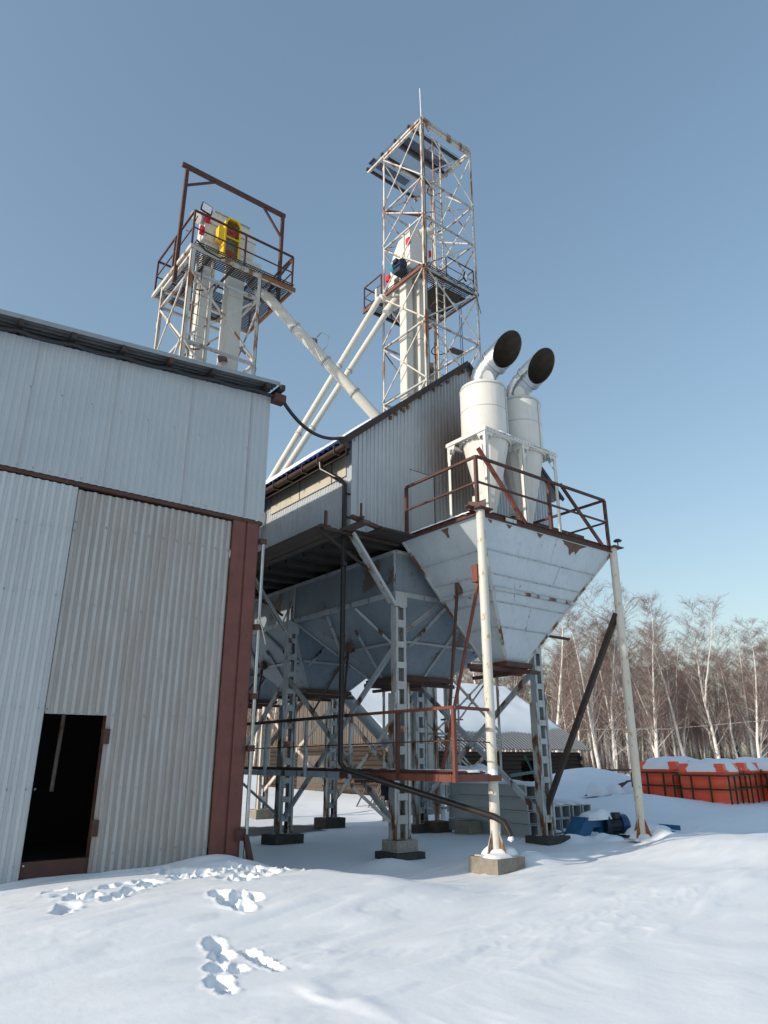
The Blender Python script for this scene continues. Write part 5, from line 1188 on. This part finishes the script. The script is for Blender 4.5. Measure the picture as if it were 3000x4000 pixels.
# ---------------------------------------------------------------- birches
def birch_proto(seed, Ht, lean, fork, dens):
    rr = random.Random(seed); tr, br, tw = MB(), MB(), MB()
    def path(p, d, L, n, wob, droop=0.0):
        pts = [V(p)]; d = V(d).normalized()
        for i in range(n):
            d = (d + V((rr.gauss(0, wob), rr.gauss(0, wob), rr.gauss(0, wob * .5) - droop * (i / n)))).normalized(); pts.append(pts[-1] + d * (L / n))
        return pts
    stems = []
    base = path((0, 0, -.4), (lean[0], lean[1], 1), Ht + .4, 12, .045)
    r0 = .185 * Ht / 16
    tr.tube(base, [max(.012, r0 * (1 - .93 * (i / 12) ** .9)) for i in range(13)], 9)
    stems.append((base, r0))
    if fork:
        k = rr.randint(3, 5); p = base[k]; s2 = path(p, (rr.uniform(-.35, .35), rr.uniform(-.35, .35), 1), Ht * .62, 9, .05)
        tr.tube(s2, [max(.012, r0 * .62 * (1 - .9 * i / 9)) for i in range(10)], 8); stems.append((s2, r0 * .6))
    def ribbon(pts, w_):
        for a, c in zip(pts, pts[1:]):
            d = c - a; s_ = d.cross(V((rr.gauss(0, 1), rr.gauss(0, 1), rr.gauss(0, 1)))).normalized() * w_; u = d.cross(s_).normalized() * w_
            i = len(tw.v); tw.v += [tuple(a + s_), tuple(a - s_ * .5 + u), tuple(a - s_ * .5 - u), tuple(c + s_ * .7), tuple(c - s_ * .35 + u * .7), tuple(c - s_ * .35 - u * .7)]
            for f in ((0, 1, 4, 3), (1, 2, 5, 4), (2, 0, 3, 5)): tw.f.append(tuple(i + k for k in f)); tw.mi.append(0); tw.sm.append(False)
    for st, sr in stems:
        n = len(st) - 1; nl = int(46 * dens * (1 if sr == r0 else .6))
        for k in range(nl):
            t = .22 + .77 * (k + rr.random()) / nl if k % 7 else rr.uniform(.10, .3); f = t * n; i = min(n - 1, int(f)); p = st[i].lerp(st[i + 1], f - i)
            a = rr.uniform(0, 2 * math.pi); up = rr.uniform(.8, 1.9)
            L = Ht * rr.uniform(.13, .23) * (1.15 - .85 * t) + .5
            li = path(p, (math.cos(a), math.sin(a), up), L, 5, .14, -.02)
            rl = max(.008, sr * .26 * (1.1 - t)); br.tube(li, [rl * (1 - .16 * q) for q in range(6)], 4, cap=False)
            for m in range(int(5 * dens) + 2):
                f2 = rr.uniform(.2, 1.0) * 5; i2 = min(4, int(f2)); q = li[i2].lerp(li[i2 + 1], f2 - i2)
                a2 = a + rr.gauss(0, 1.0); s2 = path(q, (math.cos(a2), math.sin(a2), rr.uniform(.4, 1.7)), L * rr.uniform(.25, .5) + .2, 3, .2, .05)
                ribbon(s2, .009)
                if t < .2: continue
                for g_ in range(int(7 * dens) + 2):
                    f3 = rr.uniform(.15, 1) * 3; i3 = min(2, int(f3)); o_ = s2[i3].lerp(s2[i3 + 1], f3 - i3); a3 = a2 + rr.gauss(0, 1.1)
                    ribbon(path(o_, (math.cos(a3), math.sin(a3), rr.uniform(.1, 1.3)), rr.uniform(.35, .85), 2, .22, .35), .0055)
    return tr, br, tw
PRO = []
for k, (h_, ln, fk, dn) in enumerate(((16, (.03, .02), False, 1.0), (17.5, (-.05, .03), True, 1.0), (14.5, (.08, -.03), False, 1.05), (16.5, (.02, .08), True, .9), (13.5, (-.09, -.04), False, 1.0), (15.5, (.05, .05), False, .8))):
    tr_, br_, tw_ = birch_proto(20 + k, h_, ln, fk, dn)
    PRO.append([mb_mesh for mb_mesh in ((tr_, 'trunk', 'bark'), (br_, 'branches', 'branch'), (tw_, 'twigs', 'twig'))])
MESH = []
for pr in PRO:
    row = []
    for mb_, nm, mt_ in pr:
        me = bpy.data.meshes.new(nm); me.from_pydata(mb_.v, [], mb_.f); me.materials.append(MT[mt_]); me.polygons.foreach_set('use_smooth', mb_.sm); me.update(); row.append((nm, me))
    MESH.append(row)
FWD = V((math.cos(R(52)), math.sin(R(52)), 0)); RGT = V((math.sin(R(52)), -math.cos(R(52)), 0))
trees = []
# (sideways, ahead, prototype, scale, label)
def at(u, D): return FWD * D + RGT * (u * D)
LEAD = [(.232, 56, 0, .86, 'straight white birch just right of the barn roof end'), (.289, 57, 1, .80, 'forked birch with two bright trunks left of the far pole'), (.305, 58, 4, .95, 'slim leaning birch beside the forked one, left of the far pole'),
        (.330, 60, 3, .93, 'tallest birch with several stems, just behind the far pole'), (.365, 58, 2, .93, 'birch with a bent trunk right of the far pole'), (.407, 62, 5, .84, 'thin birch above the first tank'),
        (.452, 60, 3, .84, 'broad birch with a thick white trunk above the third tank'), (.503, 60, 0, .76, 'birch with a slender trunk near the right edge of the picture'), (.530, 63, 1, .70, 'reddish birch at the right edge of the picture')]
for u, D, k, s_, lab in LEAD: trees.append((at(u, D), k, s_, lab))
rr = random.Random(12)
zones = [(-.22, -.10, 8), (-.10, .10, 6), (.10, .22, 11), (.22, .56, 58)]
for u0, u1, n in zones:
    for i in range(n):
        u = lerp(u0, u1, (i + rr.random()) / n); D = rr.uniform(62, 82)
        trees.append((at(u, D), rr.randrange(6), rr.uniform(.62, .86) * (D / 68) ** .6 * (1 - .12 * sm(.3, .55, u)), None))
where = lambda u: 'seen through the frame left of the barn' if u < -.08 else ('behind the barn gable' if u < .06 else ('behind the barn roof' if u < .21 else ('in the wood left of the far pole' if u < .32 else 'in the wood behind the tanks')))
for p, k, s_, lab in trees:
    u = p.dot(RGT) / p.dot(FWD)
    t = thing('birch_tree', lab or 'bare white birch ' + where(u) + ', one of the crowd', 'tree', (0, 0, 0), None if lab else 'birches ' + where(u))
    if lab: t['group'] = 'leading birches of the wood edge'
    for nm, me in MESH[k]:
        o = bpy.data.objects.new(nm, me); COL.objects.link(o); o.parent = t
    z = H(p.x, p.y, False); t.location = (p.x, p.y, z); t.rotation_euler = (0, 0, rr.uniform(0, 6.28)); t.scale = (s_, s_, s_)
# dense far wood reading as one mass, with brushy undergrowth
b = MB(); rr = random.Random(31)
for i in range(800):
    u = rr.uniform(-.62, .72); D = rr.uniform(84, 150); p = at(u, D); z = H(p.x, p.y, False); h_ = rr.uniform(8, 13.5) * (D / 100) ** .5
    top = p + V((rr.gauss(0, .6), rr.gauss(0, .6), z + h_)); b.tube([p + Z_ * (z - .3), (p + top) / 2 + V((rr.gauss(0, .2), rr.gauss(0, .2), z * .5)), top], [.12, .08, .02], 4, cap=False)
    for k in range(26):
        t = rr.uniform(.2, 1); q = p.lerp(top, t); q.z = z + h_ * t; a = rr.uniform(0, 6.28); L = rr.uniform(.8, 2.2) * (1.3 - t * .7)
        e = q + V((math.cos(a) * L, math.sin(a) * L, L * rr.uniform(.3, 1.2))); s_ = V((-math.sin(a), math.cos(a), 0)) * .025
        b.face([q - s_, q + s_, e]); 
        for j in range(5):
            g_ = q.lerp(e, rr.uniform(.3, 1)); a2 = a + rr.gauss(0, 1); e2 = g_ + V((math.cos(a2), math.sin(a2), rr.uniform(-.8, .8))) * rr.uniform(.5, 1.1); s2 = V((-math.sin(a2), math.cos(a2), .3)) * .014; b.face([g_ - s2, g_ + s2, e2])
for i in range(6500):
    u = rr.uniform(-.62, .72); D = rr.uniform(64, 120); p = at(u, D); z = H(p.x, p.y, False); h_ = rr.uniform(.8, 3.2); a = rr.uniform(0, 6.28)
    for j in range(5):
        a += rr.uniform(.6, 1.8); e = p + V((math.cos(a) * h_ * .35, math.sin(a) * h_ * .35, z + h_ * rr.uniform(.6, 1))); s_ = V((-math.sin(a), math.cos(a), 0)) * .02; q = p + Z_ * (z - .1); b.face([q - s_, q + s_, e])
b.build('far_forest', 'far_wood', None, 'dark bare far wood behind the birches', 'forest', kind='stuff')
